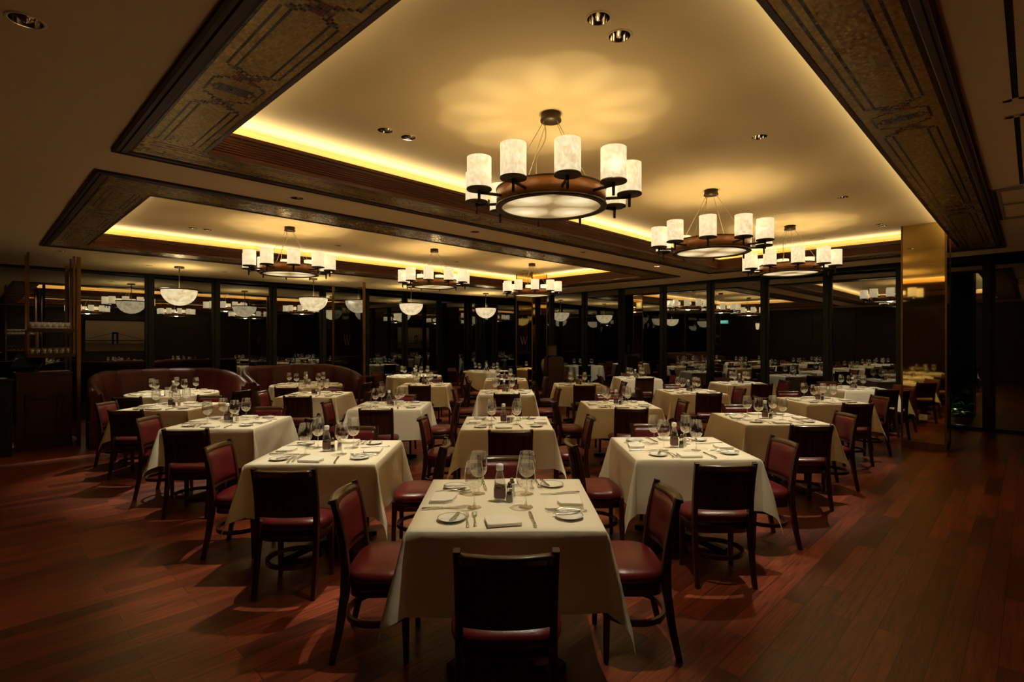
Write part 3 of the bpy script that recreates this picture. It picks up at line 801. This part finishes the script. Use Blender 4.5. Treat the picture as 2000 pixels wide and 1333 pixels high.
def build_tables():
    P['chair'] = Kind(make_chair('dining_chair', 'x'))
    P['glass'] = Kind(make_glass('x')); P['bottle'] = Kind(make_bottle('x'))
    P['salt'] = Kind(make_shaker('x', 'salt')); P['pepper'] = Kind(make_shaker('x', 'pepper'))
    P['plate'] = Kind(make_plate('x')); P['fork'] = Kind(make_fork('x')); P['knife'] = Kind(make_knife('x'))
    P['spreader'] = Kind(make_knife('x', 'butter_knife', .62)); P['napkin'] = Kind(make_napkin('x'))
    sq = Kind(make_table('x')); rd = Kind(make_table('x', rnd=.65))
    cm = [cloth_mesh(i) for i in range(5)]; rm = [round_cloth_mesh(0, .66, .25, 0.), round_cloth_mesh(1, .66, .25, 0.), round_cloth_mesh(2), round_cloth_mesh(3)]
    seats = (('near', 0), ('right', pi / 2), ('far', pi), ('left', -pi / 2))
    for ti, (x, y, tw) in enumerate(TABLES):
        sq.put((x, y, 0), 0, 'dark pedestal dining table under white cloth, ' + tw, 'square dining tables')
        o = link('tablecloth', cm[ti % 5], loc=(x, y, TOPZ), rz=(0 if ti == 0 else random.choice((0, 1, 2, 3)) * pi / 2))
        tag(o, 'white square tablecloth on ' + tw, 'tablecloth', 'white square tablecloths')
        for nm, gx, gy in (('near left', -.165, -.11), ('near right', .10, -.105), ('far left', -.155, .135), ('far right', .115, .13)):
            if ti: gx += random.uniform(-.02, .02); gy += random.uniform(-.02, .02)
            P['glass'].put((x + gx, y + gy, TOPZ + .001), random.uniform(0, 6), '%s wine glass on %s' % (nm, tw), 'wine glasses')
        P['bottle'].put((x - .035, y + .0, TOPZ + .001), 0, 'white capped sauce bottle on ' + tw, 'sauce bottles')
        P['pepper'].put((x + .017, y - .018, TOPZ + .001), 0, 'pepper shaker beside sauce bottle on ' + tw, 'pepper shakers')
        P['salt'].put((x + (.03 if ti == 0 else .055), y + (.07 if ti == 0 else .03), TOPZ + .001), 0, 'salt shaker beside sauce bottle on ' + tw, 'salt shakers')
        for nm, a in seats:
            setting(x, y, a, .305, nm, tw)
            d = (.590 if nm == 'near' else .605 if nm == 'far' else .622) + (random.uniform(-.003, .02) if ti else 0)
            off = {(4, 'near'): -.02, (7, 'near'): .045}.get((ti, nm), random.uniform(-.03, .03) if ti else 0)
            cx, cy = x + sin(a) * d + cos(a) * off, y - cos(a) * d + sin(a) * off
            look = {'near': 'seen from its slatted back', 'far': 'facing us', 'left': 'facing right', 'right': 'facing left'}[nm]
            P['chair'].put((cx, cy, 0), a + (random.uniform(-.06, .06) if ti else 0), 'red leather chair %s, %s' % (look, tw), 'dining chairs')
    for ri, (p, q, tw, kind) in enumerate(ROUNDS):
        x, y = xy(p, q)
        rd.put((x, y, 0), Q, 'dark pedestal table under white cloth, ' + tw, 'round dining tables')
        o = link('tablecloth', rm[ri], loc=(x, y, TOPZ), rz=ri)
        tag(o, 'draped white tablecloth on ' + tw, 'tablecloth', 'white round tablecloths')
        # seats are counted from the direction that faces into the room (-q)
        base = Q
        angs = [(k * 2 * pi / 5) for k in range(5)]
        words = ('front', 'front right', 'rear right', 'rear left', 'front left')
        for k, a in enumerate(angs):
            aa = a + (Q * .55 if kind == 'round' else Q)
            setting(x, y, aa, .50, words[k], tw)
            gx, gy = sin(aa + .25) * .33, -cos(aa + .25) * .33
            P['glass'].put((x + gx, y + gy, TOPZ + .001), random.uniform(0, 6), '%s wine glass on %s' % (words[k], tw), 'wine glasses')
            if kind == 'round':
                P['chair'].put((x + sin(aa) * .97, y - cos(aa) * .97, 0), aa, 'red leather chair at %s of %s' % (words[k], tw), 'dining chairs')
        P['bottle'].put((x, y, TOPZ + .001), 0, 'white capped sauce bottle on ' + tw, 'sauce bottles')
        P['pepper'].put((x + .06, y - .02, TOPZ + .001), 0, 'pepper shaker beside sauce bottle on ' + tw, 'pepper shakers')
        P['salt'].put((x - .06, y + .03, TOPZ + .001), 0, 'salt shaker beside sauce bottle on ' + tw, 'salt shakers')
        if kind == 'booth':
            for nm, dx, dy, rz in (('dark slatted back chair at near side of ', .10, -1.0, .05), ('chair facing left at right side of ', .98, -.12, 1.35)):
                P['chair'].put((x + dx, y + dy, 0), rz, nm + tw, 'dining chairs')

# ------------------------------------------------------------------ booths
def booth(p, q, label):
    x, y = xy(p, q)
    t = thing('curved_booth', label, 'booth', (x, y, 0), Q, 'curved leather booths')
    RX, RY, ARM = .99, 1.16, .25
    def path(u):                 # u -1..1 along the back, returns point and outward normal
        L = ARM + RX * pi / 2
        s = u * L
        if abs(s) > L - ARM:
            d = abs(s) - (L - ARM); return (math.copysign(RX, u), -d), (math.copysign(1, u), 0)
        a = s / RX
        return (RX * sin(a), RY * cos(a)), (sin(a), cos(a))
    def zt(u): return 1.10 - .23 * max(0, abs(u) - .45) ** 1.5 / (.55 ** 1.5)
    SEG = 9
    # leather back: channels between seams
    b = MB(); rg = []; N = SEG * 8
    for i in range(N + 1):
        u = -1 + 2 * i / N; (cx, cy), (nx, ny) = path(u)
        f = (i % 8) / 8; bul = .038 * (sin(pi * f) ** .45)
        top = zt(u)
        sec = [(-.02, .40), (-.06 - bul, .46), (-.045 - bul, .62), (-.01 - bul, .82), (.03 - bul, top - .07), (.055 - bul * .6, top - .015), (.085, top + bul * .3), (.115, top - .015), (.125, top - .06), (.125, .40)]
        rg.append([(cx + nx * d, cy + ny * d, z) for d, z in sec])
    b.rings(rg); back = b.build('backrest', M['booth_leather'], t)
    b = MB()
    for k in range(0, N + 1, 8):
        b.tube([tuple(v) for v in rg[k][1:7]], .0055, 6)
    b.build('piping', M['seam'], back)
    b = MB(); rg = []
    for i in range(41):
        u = -1 + 2 * i / 40; (cx, cy), (nx, ny) = path(u)
        rg.append([(cx + nx * d, cy + ny * d, z) for d, z in ((-.48, .36), (-.50, .42), (-.47, .465), (-.30, .478), (-.05, .465), (-.04, .36))])
    b.rings(rg); b.build('seat', M['booth_leather'], t)
    b = MB(); rg = []
    for i in range(41):
        u = -1 + 2 * i / 40; (cx, cy), (nx, ny) = path(u)
        rg.append([(cx + nx * d, cy + ny * d, z) for d, z in ((-.42, 0), (-.44, .355), (.123, .395), (.138, .40), (.138, 0))])
    b.rings(rg, True, True, False); b.build('base', M['cabinet'], t)

# ------------------------------------------------------------------ chandeliers and pendants
def make_chandelier():
    t = thing('chandelier', 'x', 'chandelier')           # origin at the ceiling
    z = lambda a: a - ZU
    b = MB(); b.lathe([(.0001, z(3.341)), (.075, z(3.341)), (.075, z(3.295)), (.080, z(3.294)), (.080, z(3.282)), (.0001, z(3.282))], 32, close=False); b.build('canopy', M['bronze'], t)
    R = .415
    b = MB(); b.lathe([(R - .012, z(2.628)), (R, z(2.628)), (R, z(2.752)), (R - .012, z(2.752)), (R - .012, z(2.628))], 64, close=False); b.build('drum', M['drum'], t)
    b = MB()
    b.lathe([(R - .040, z(2.616)), (R + .006, z(2.616)), (R + .006, z(2.634)), (R - .040, z(2.634)), (R - .040, z(2.616))], 64, close=False)
    b.lathe([(R - .014, z(2.748)), (R + .004, z(2.748)), (R + .004, z(2.757)), (R - .014, z(2.757)), (R - .014, z(2.748))], 64, close=False)
    b.build('rim', M['bronze'], t)
    b = MB(); b.lathe([(.0001, z(2.630)), (R - .02, z(2.630)), (R - .02, z(2.640)), (.0001, z(2.640))], 48, close=False); b.build('diffuser', M['alabaster_under'], t)
    for k in range(4):
        a = .6 + k * pi / 2; b = MB()
        b.tube([(.06 * cos(a), .06 * sin(a), z(3.283)), ((R - .02) * cos(a), (R - .02) * sin(a), z(2.75))], .0022, 6); b.build('cable', M['cable'], t)
    b = MB()
    b.tube([(-.05 + .02 * sin(9 * s) - .13 * s * s, .02 + .03 * sin(6 * s), z(3.283 - .53 * s)) for s in [i / 14 for i in range(15)]], .0042, 6); b.build('power_cord', M['cable'], t)
    for k in range(10):
        a = -pi / 2 + math.radians(5 + 36 * k); c, s = cos(a), sin(a); r = .585
        b = MB(); b.tube([((R - .003) * c, (R - .003) * s, z(2.672)), (r * c, r * s, z(2.672))], .011, 10)
        b.tube([(r * c, r * s, z(2.60)), (r * c, r * s, z(2.690))], [.0095, .0125], 10)
        arm = b.build('arm', M['bronze'], t)
        b = MB(); b.lathe([(.0001, z(2.688)), (.088, z(2.688)), (.091, z(2.690)), (.091, z(2.700)), (.088, z(2.702)), (.0001, z(2.702))], 28, (r * c, r * s), close=False); b.build('saucer', M['bronze'], arm)
        b = MB(); b.lathe([(.0855, z(2.703)), (.0875, z(2.703)), (.0875, z(2.922)), (.0845, z(2.922)), (.0845, z(2.703))], 28, (r * c, r * s), close=False); b.build('shade', M['alabaster'], arm)
    return t
def make_pendant():
    t = thing('bowl_pendant', 'x', 'pendant lamp')
    b = MB(); b.lathe([(.0001, 0), (.085, 0), (.085, -.03), (.0001, -.03)], 28, close=False); b.build('canopy', M['bronze'], t)
    b = MB(); b.tube([(0, 0, -.03), (0, 0, -.44)], .010, 10); b.build('stem', M['bronze'], t)
    b = MB(); b.lathe([(.300, -.436), (.322, -.436), (.325, -.440), (.325, -.455), (.30, -.458), (.300, -.436)], 40, close=False); [b.tube([(0, 0, -.43), (.305 * cos(k * 2.0944), .305 * sin(k * 2.0944), -.446)], .006, 6) for k in range(3)]; b.build('rim', M['bronze'], t)
    b = MB(); b.lathe([(.300, -.456)] + [(.305 * cos(a), -.46 - .29 * sin(a)) for a in [pi / 2 * i / 14 for i in range(14)]] + [(.0001, -.75)], 40, close=False); b.build('bowl', M['bowl'], t)
    return t
def lamp(name, kind, loc, energy, col, size=.03, spot=None, blend=.5, target=None, rot=None, sx=None, sy=None):
    d = bpy.data.lights.new(name, kind); d.energy = energy; d.color = col
    if kind == 'AREA':
        d.shape = 'RECTANGLE'; d.size = sx; d.size_y = sy
    else: d.shadow_soft_size = size
    if spot: d.spot_size = math.radians(spot); d.spot_blend = blend
    o = bpy.data.objects.new(name, d); COL.objects.link(o); o.location = loc
    if target:
        o.rotation_euler = (Vector(target) - Vector(loc)).to_track_quat('-Z', 'Y').to_euler()
    if rot: o.rotation_euler = rot
    return o
WARM = (1., .86, .52); WARM2 = (1., .90, .68); COVE = (1., .89, .54); ORANGE = (1., .78, .38)
E_GLOW, E_COVE, E_DOWN, E_DRUM, E_PEND = 2.5, 2.75, 158., 9.5, 7.5
CH = [(3.11, 2.63, 'nearest'), (5.98, 2.65, 'second'), (8.66, 2.62, 'third'), (3.43, 8.10, 'nearest'), (6.15, 8.07, 'second'), (8.83, 8.02, 'third')]
def build_lamps():
    k = Kind(make_chandelier())
    for i, (p, q, w) in enumerate(CH):
        loc = at(p, q, ZU)
        side = 'right' if i < 3 else 'left'
        k.put(loc, random.uniform(-.03, .03) + (0 if i == 0 else .12 * i), '%s copper drum chandelier with ten shades in the %s ceiling tray' % (w, side), 'drum chandeliers')
        for j in range(10):
            a = -pi / 2 + math.radians(5 + 36 * j)
            lamp('shade_bulb', 'SPOT', (loc[0] + .585 * cos(a), loc[1] + .585 * sin(a), 2.775), E_GLOW, WARM, .025, 66, .35, rot=(pi, 0, 0))
        lamp('drum_bulb', 'POINT', (loc[0], loc[1], 2.70), E_DRUM, ORANGE, .10)
    k = Kind(make_pendant())
    for p, q, w in ((2.84, 11.73, 'above the left booth'), (5.51, 11.73, 'above the right booth'), (8.17, 11.72, 'above the left round window table'), (10.83, 11.70, 'above the right round window table')):
        k.put(at(p, q, ZC), 0, 'alabaster half bowl pendant lamp hanging %s' % w, 'bowl pendants')
        lamp('pendant_bulb', 'POINT', at(p, q, ZC - .53), E_PEND, WARM, .04)
    # cove strips
    for t in TRAYS:
        p0, p1, q0, q1 = t['i']; d = .075; z = ZT - .014
        for (pc, qc, L, ang, tilt) in ((p0 - d, (q0 + q1) / 2, q1 - q0, pi / 2, 1), (p1 + d, (q0 + q1) / 2, q1 - q0, pi / 2, -1), ((p0 + p1) / 2, q0 - d, p1 - p0, 0, 1), ((p0 + p1) / 2, q1 + d, p1 - p0, 0, -1)):
            lamp('cove_strip', 'AREA', at(pc, qc, z), E_COVE * L, COVE, sx=L + .1, sy=.03, rot=(pi + tilt * (.66 if ang else -.66), 0, Q + ang))
    # downlights: p, q, level, aim (x, y), power
    k = Kind(make_downlight())
    for p, q, up, aim, pw, w in DOWN:
        z = ZU if up else ZC
        k.put(at(p, q, z), Q + random.uniform(-1, 1), 'recessed chrome downlight ' + w, 'recessed downlights')
        lamp('downlight_bulb', 'SPOT', at(p, q, z + .022), E_DOWN * pw, WARM2, .03, 43, .6, target=(*aim, .75))
def make_downlight():
    t = thing('recessed_downlight', 'x', 'downlight')
    b = MB(); b.lathe([(.0595, .004), (.0600, -.003), (.064, -.0045), (.072, -.003), (.074, .0)], 32, close=False); b.build('trim_ring', M['ceil'], t)
    b = MB(); b.lathe([(.0598, -.002), (.0590, .012), (.055, .035), (.047, .06), (.036, .078), (.028, .085)], 32, close=False); b.build('reflector', M['chrome'], t)
    b = MB(); b.lathe([(.028, .085), (.0001, .085)], 24, close=False); b.build('lens', M['lens'], t)
    return t

# ------------------------------------------------------------------ other furniture
def build_columns():
    for nm, p0, p1, q0, q1, lab in (('mirrored_column', 9.87, 10.40, .90, 1.42, 'tall bronze mirrored column at the right'), ('mirrored_column', 9.94, 10.50, 9.02, 9.57, 'bronze mirrored column with etched letter in the far corner')):
        t = thing(nm, lab, 'column', at((p0 + p1) / 2, (q0 + q1) / 2), Q, 'mirrored columns')
        a, c = (p1 - p0) / 2, (q1 - q0) / 2
        b = MB(); b.box(-a + .004, a - .004, -c + .004, c - .004, .11, ZU - .002); b.build('core', M['black'], t)
        b = MB(); b.box(-a - .002, -a + .004, -c + .014, c - .014, .11, ZU - .002); b.build('mirror_panel', M['mirror'], t)
        b = MB(); b.box(-a + .014, a - .014, -c - .002, -c + .004, .11, ZU - .002); b.build('mirror_panel', M['mirror'], t)
        b = MB()
        for sx in (-1, 1):
            for sy in (-1, 1): b.box(sx * a - .010, sx * a + .010, sy * c - .010, sy * c + .010, .11, ZU - .002)
        b.build('edge_trim', M['brass'], t)
        b = MB(); b.box(-a - .008, a + .008, -c - .008, c + .008, 0, .11, .002); b.build('baseboard', M['base'], t)
        if q0 > 5: letter_w(t, lambda u, z: (-a - .004, -u, z), 1.62, .20)
    # socket on the near column
    t = thing('power_socket', 'white double power socket on the mirrored column', 'socket', at(9.868, 1.16, .48), Q)
    b = MB(); b.box(-.010, 0, -.050, .050, -.043, .043, .003); b.build('plate', M['socket'], t)
    b = MB(); b.box(-.014, -.010, -.038, -.020, .010, .030, .001); b.build('rocker_switch', M['cap'], t)
    b = MB()
    for y, z in ((.014, .006), (.026, -.014), (.002, -.014)): b.box(-.0108, -.0099, y - .004, y + .004, z - .006, z + .006)
    b.build('pin_slots', M['black'], t)
def letter_w(parent, f, z0, h):
    b = MB(); w = h * .62
    for (u0, u1, th) in ((-1., -.45, .09), (-.45, .0, .035), (-.25, .3, .09), (.3, .85, .035)):
        zt, zb = z0 + h / 2, z0 - h / 2
        a0, a1 = (zt, zb) if th > .05 else (zb, zt)
        pts = [f(u0 * w - th * h / 2, a0), f(u0 * w + th * h / 2, a0), f(u1 * w + th * h / 2, a1), f(u1 * w - th * h / 2, a1)]
        b.add(pts, [(0, 1, 2, 3)], False)
    for u in (-1., -.25, .85):
        b.add([f(u * w - .13 * h, z0 + h / 2), f(u * w + .13 * h, z0 + h / 2), f(u * w + .13 * h, z0 + h / 2 - .015 * h), f(u * w - .13 * h, z0 + h / 2 - .015 * h)], [(0, 1, 2, 3)], False)
    b.build('etched_letter', M['etch'], parent)
def build_partitions():
    for p, q0, q1, lab, let in ((1.19, 10.50, 11.9, 'bronze framed glass screen left of the left booth', 0), (6.08, 10.50, 11.9, 'bronze framed glass screen right of the right booth with etched letter', 1)):
        t = thing('glass_screen', lab, 'screen', at(p, q0), Q, 'glass screens')
        for y in (0, q1 - q0):
            b = MB(); b.box(-.025, .025, y - .022, y + .022, 0, 2.895, .003); b.build('post', M['brass'], t)
        b = MB(); b.box(-.006, .006, .03, q1 - q0 - .03, .06, 2.80); b.build('glass_pane', M['pane'], t)
        b = MB(); b.box(-.02, .02, .022, q1 - q0 - .022, 0, .06); b.build('sill', M['cabinet'], t)
        if let: letter_w(t, lambda u, z: (-.008, .72 - u, z), 1.62, .24)
def build_station():
    t = thing('service_cabinet', 'dark panelled wooden service cabinet left of the booths', 'cabinet', at(.80, 10.75), Q)
    W, D, H = .315, .24, 1.14
    b = MB(); b.box(-W, W, -D, D, .08, H - .03); b.build('body', M['cabinet'], t)
    b = MB(); b.box(-W - .01, W + .01, -D - .01, D + .01, H - .03, H, .004); b.build('countertop', M['cabinet'], t)
    b = MB(); b.box(-W - .006, W + .006, -D - .012, D, 0, .085, .002); b.build('plinth', M['cabinet'], t)
    b = MB(); x0, x1, z0, z1 = -.22, .20, .14, .82
    b.box(x0, x1, -D - .012, -D, z0, z1)
    for (a0, a1, c0, c1) in ((x0, x0 + .07, z0, z1), (x1 - .07, x1, z0, z1), (x0, x1, z0, z0 + .08), (x0, x1, z1 - .08, z1)): b.box(a0, a1, -D - .026, -D - .012, c0, c1, .004)
    d = b.build('door', M['cabinet'], t)
    b = MB(); b.tube([(x0 + .03, -D - .05, .50), (x0 + .03, -D - .05, .60)], .006, 8); b.tube([(x0 + .03, -D - .05, .50), (x0 + .03, -D - .02, .50)], .005, 8); b.tube([(x0 + .03, -D - .05, .60), (x0 + .03, -D - .02, .60)], .005, 8); b.build('handle', M['iron'], d)
    # hanging glass rack
    t = thing('glass_rack', 'tall open bar rack with two shelves above the service cabinet', 'rack', at(.90, 10.62), Q)
    for x in (-.29, .23):
        for y in (-.17, .22):
            b = MB(); b.box(x - .014, x + .014, y - .014, y + .014, H if y > 0 else 1.36, 2.90, .002); b.build('post', M['brass'], t)
    for z in (1.36, 1.74):
        b = MB(); b.box(-.30, .24, -.185, .235, z, z + .03, .003); b.box(-.30, .24, -.19, -.178, z + .0, z + .055, .002); b.build('shelf', M['rail'], t)
    g = None
    for si, z in enumerate((1.391, 1.771)):
        for r in range(3):
            for c in range(7):
                lab = '%s tumbler %s on the %s bar shelf' % (('leftmost', 'second', 'third', 'middle', 'fifth', 'sixth', 'rightmost')[c], ('in the front row', 'in the middle row', 'in the back row')[r], ('lower', 'upper')[si])
                x, y = -.245 + .068 * c + .01 * (r % 2), -.135 + .13 * r
                a, bb = (x + .90), (y + 10.62)
                if g is None:
                    b = MB(); b.lathe([(.0001, .006), (.022, .005), (.024, .0), (.028, .05), (.031, .115), (.0295, .115), (.026, .05), (.021, .012), (.0001, .010)], 18, close=False)
                    g = tag(b.build('tumbler', M['stem']), lab, 'glass', 'tumblers on the bar rack'); g.location = at(a, bb, z); g.rotation_euler.z = Q
                else: 
                    o = g.copy(); COL.objects.link(o); o.location = at(a, bb, z); o['label'] = lab
    # order terminal on the cabinet
    t = thing('order_terminal', 'black touch screen terminal on the service cabinet', 'terminal', at(.62, 10.70, H), Q - .5)
    b = MB(); b.box(-.10, .10, -.09, .09, 0, .02, .004); b.box(-.03, .03, -.01, .03, .02, .12); b.build('stand', M['black'], t)
    b = MB(); b.add([(-.17, -.10, .07), (.17, -.10, .07), (.17, .06, .21), (-.17, .06, .21), (-.17, -.08, .05), (.17, -.08, .05), (.17, .085, .195), (-.17, .085, .195)],
                    [(0, 1, 2, 3), (7, 6, 5, 4), (0, 4, 5, 1), (1, 5, 6, 2), (2, 6, 7, 3), (3, 7, 4, 0)], False); h = b.build('housing', M['black'], t)
    b = MB(); b.add([(-.15, -.0915, .0793), (.15, -.0915, .0793), (.15, .0495, .2021), (-.15, .0495, .2021)], [(0, 1, 2, 3)], False); b.build('screen', M['screen'], h)
    t = thing('waiter_station', 'tall black cabinet standing left of the service cabinet', 'cabinet', at(.30, 10.35), Q)
    b = MB(); b.box(-.13, .13, -.20, .20, 0, 1.05, .006); b.build('body', M['black'], t)
    b = MB(); b.box(-.15, .15, -.22, .22, 1.05, 1.08, .004); b.build('countertop', M['black'], t)
    b = MB(); b.box(-.10, .10, -.208, -.20, .1, .95, .003); b.build('door', M['black'], t)
    # lectern with a framed card by the far column
    t = thing('lectern', 'dark wooden lectern with arched front by the far column', 'lectern', (1.30, 13.95, 0), -.1)
    b = MB(); out = [(-.20, 0), (.20, 0), (.20, 1.13)] + [(.20 * cos(a) * 1., 1.13 + .07 * sin(a)) for a in [pi * i / 12 for i in range(1, 12)]] + [(-.20, 1.13)]
    n = len(out); b.add([(x, -.17, z) for x, z in out] + [(x, .17, z) for x, z in out], [list(range(n)), list(range(n, 2 * n))[::-1]] + [(i, (i + 1) % n, n + (i + 1) % n, n + i) for i in range(n)], False); b.build('body', M['cabinet'], t)
    b = MB(); b.box(-.14, .14, -.178, -.168, .15, .75, .004); b.build('front_panel', M['cabinet'], t)
    b = MB(); b.box(-.22, .22, -.19, .19, 0, .08, .004); b.build('plinth', M['cabinet'], t)
    t = thing('card_stand', 'dark framed card standing on top of the lectern', 'stand', (1.20, 13.98, 1.20), -.1)
    b = MB(); 
    for x0, x1, z0, z1 in ((-.13, .13, .27, .30), (-.13, .13, 0, .03), (-.13, -.105, 0, .30), (.105, .13, 0, .30)): b.box(x0, x1, -.012, .012, z0, z1, .002)
    b.build('frame', M['black'], t)
    b = MB(); b.box(-.105, .105, -.004, .004, .03, .27); b.build('card', M['card'], t)
def build_details():
    # slot air vents in the ceiling at the right, access hatch
    for i, (p0, p1) in enumerate(((1.6, 4.33), (4.62, 6.72))):
        t = thing('slot_vent', 'cream framed slot air vent in the right ceiling, %s one' % ('nearer', 'farther')[i], 'vent', at((p0 + p1) / 2, .075, ZC), Q, 'slot vents')
        L = (p1 - p0) / 2; b = MB()
        for y0, y1 in ((-.055, -.014), (.014, .055)): b.box(-L, L, y0, y1, -.008, .0)
        for x0, x1 in ((-L, -L + .04), (L - .04, L)): b.box(x0, x1, -.055, .055, -.008, 0)
        b.build('frame', M['ceil'], t)
        b = MB(); b.box(-L + .04, L - .04, -.014, .014, -.004, -.001); b.build('slot', M['grille'], t)
    t = thing('access_hatch', 'taupe ceiling hatch with dark slot beside the right tray', 'hatch', at(7.65, .10, ZC), Q)
    b = MB()
    for x0, x1, y0, y1 in ((-.87, .87, .13, .20), (-.87, -.75, -.3, .13), (.75, .87, -.3, .13), (-.1, -.02, -.3, .13)): b.box(x0, x1, y0, y1, -.007, 0)
    b.build('frame', M['ttaupe2'], t)
    b = MB(); b.box(-.84, .84, .155, .178, -.009, -.006); b.build('slot', M['grille'], t)
    for p, q, w in ((1.89, 9.2, 'at the near end of the left tray'), (10.09, 2.62, 'at the far end of the right tray'), (10.05, 7.92, 'at the far end of the left tray')):
        b = MB(); b.lathe([(.0001, -.004), (.098, -.004), (.104, -.007), (.112, -.006), (.114, 0)], 40, close=False)
        tag(b.build('ceiling_speaker', M['ceil'], loc=at(p, q, ZU)), 'round cream ceiling speaker ' + w, 'speaker', 'ceiling speakers')
    # framed bridge print, sconce and exit sign on the near walls
    t = thing('framed_picture', 'wide sepia bridge picture seen reflected in the left windows', 'picture', at(4.75, NQ + .032, 1.10), Q)
    W, H = 1.3, 1.45
    b = MB()
    for x0, x1, z0, z1 in ((-W, W, 0, .06), (-W, W, H - .06, H), (-W, -W + .06, 0, H), (W - .06, W, 0, H)): b.box(x0, x1, 0, .04, z0, z1, .004)
    b.build('frame', M['black'], t)
    b = MB(); b.box(-W + .06, W - .06, .004, .016, .06, H - .06); pr = b.build('print', M['print'], t)
    b = MB(); b.box(-W + .06, W - .4, .0165, .018, .50, .54); b.box(-.32, -.24, .0165, .018, .36, .86); b.box(-.16, -.08, .0165, .018, .36, .86); b.box(-.32, -.08, .0165, .018, .80, .90)
    b.add([(-W + .1, .0168, .60), (-.20, .0168, .88), (-.20, .0168, .86), (-W + .1, .0168, .585)], [(0, 1, 2, 3)], False)
    b.add([(-.20, .0168, .88), (W - .45, .0168, .56), (W - .45, .0168, .545), (-.20, .0168, .86)], [(0, 1, 2, 3)], False)
    b.build('bridge_shape', M['black'], pr)
    for q, w in ((9.4, 'reflected in the right windows'),):
        t = thing('wall_sconce', 'glowing wall sconce ' + w, 'lamp', at(NP + .03, q, 2.15), Q)
        b = MB(); b.box(0, .02, -.05, .05, -.05, .25, .003); b.build('back_plate', M['bronze'], t)
        b = MB(); b.lathe([(.03, 0), (.06, .03), (.085, .2), (.083, .3), (.075, .3), (.055, .04), (.03, .01)], 20, (.12, 0), close=False); b.build('shade', M['sconce'], t)
    t = thing('exit_sign', 'small green exit sign reflected in the right windows', 'sign', at(NP + .03, 11.05, 2.48), Q)
    b = MB(); b.box(0, .04, -.2, .2, 0, .16, .004); b.build('case', M['exit'], t)
    b = MB()
    def bx(y0, y1, z0, z1): b.box(.0405, .043, -y1, -y0, z0, z1)
    # E X I T, read from the room
    x = -.15
    bx(x, x + .012, .04, .12); [bx(x, x + .05, z, z + .012) for z in (.04, .074, .108)]
    x = -.07
    for s in (0, 1):
        za, zb = (.04, .12) if s else (.12, .04)
        b.add([(.0415, -x, za), (.0415, -(x + .014), za), (.0415, -(x + .06), zb), (.0415, -(x + .046), zb)], [(0, 1, 2, 3)], False)
    bx(.02, .034, .04, .12); bx(.09, .104, .04, .108); bx(.066, .128, .108, .12)
    b.build('lettering', M['exit_w'], t)
    # plants just outside the right glass
    t = thing('ornamental_grass', 'spotlit tuft of dry grass outside the right window', 'plant', at(13.2, 1.12, -.005), 0)
    rnd = random.Random(3); b = MB()
    for i in range(60):
        a = rnd.uniform(0, 6.28); l = rnd.uniform(.18, .42); o = rnd.uniform(0, .06); k = rnd.uniform(.1, .5)
        pts = [(cos(a) * (o + k * l * s * s) - .14 * s, sin(a) * (o + k * l * s * s), l * (s - .25 * s * s)) for s in (0, .4, .75, 1)]
        b.tube(pts, [.004, .0035, .002, .0006], 4)
    b.build('blades', M['blade'], t)
    lamp('garden_spot', 'SPOT', at(13.45, 1.0, .5), 130, (1, .85, .5), .02, 60, .5, target=at(13.2, 1.15, .1))
    for p, q, h, s, w in ((13.6, 1.25, .62, 5, 'low leafy shrub outside the window right of the mirrored column'), (14.6, .5, .72, 6, 'broad leafy shrub outside the far right window')):
        t = thing('garden_shrub', w, 'plant', at(p, q, -.005), 0)
        rnd = random.Random(s); lv = MB(); st = MB()
        for i in range(34):
            a = rnd.uniform(0, 6.28); r = rnd.uniform(.05, .38); zz = h * rnd.uniform(.35, 1)
            st.tube([(0, 0, 0), (cos(a) * r * .5, sin(a) * r * .5, zz * .7), (cos(a) * r, sin(a) * r, zz)], [.008, .005, .002], 5)
            c, s_ = cos(a), sin(a); L, w_ = rnd.uniform(.10, .2), .03
            rg = []
            for f, ww, dz in ((0, .1, 0), (.3, 1, .03), (.65, .8, .02), (1, .05, -.04)):
                x, y = cos(a) * r + c * L * f, sin(a) * r + s_ * L * f
                rg.append([(x - s_ * w_ * ww, y + c * w_ * ww, zz + dz + .008), (x, y, zz + dz - .002), (x + s_ * w_ * ww, y - c * w_ * ww, zz + dz + .008), (x, y, zz + dz + .002)])
            lv.rings(rg)
        lv.build('leaves', M['leaf'], t); st.build('stems', M['leaf'], t)
    lamp('garden_spot', 'SPOT', at(13.3, .8, .05), 30, (.8, .95, .5), .02, 90, .6, target=at(13.9, .8, .7))
M['ttaupe2'] = pbr('taupe_hatch', (.34, .26, .17), .7)

build_room(); build_trays(); build_windows()
build_tables()
booth(2.37, 10.15, 'left curved red leather booth before the windows'); booth(4.63, 10.15, 'right curved red leather booth before the windows')
build_lamps(); build_columns(); build_partitions(); build_station(); build_details()

# ------------------------------------------------------------------ world, camera, view
w = bpy.data.worlds.new('night'); S.world = w; w.use_nodes = True
w.node_tree.nodes['Background'].inputs[0].default_value = (.35, .5, .45, 1); w.node_tree.nodes['Background'].inputs[1].default_value = .0015
cam = bpy.data.cameras.new('camera'); cam.sensor_width = 36; cam.sensor_fit = 'HORIZONTAL'; cam.lens = 1040 / 2000 * 36; cam.clip_start = .05
co = bpy.data.objects.new('camera', cam); COL.objects.link(co); co.location = (0, 0, 1.606); co.rotation_euler = (pi / 2, 0, -math.atan(11 / 1040))
S.camera = co
v = S.view_settings; v.view_transform = 'Standard'; v.look = 'None'; v.exposure = .1; v.gamma = 1.; v.use_curve_mapping = False
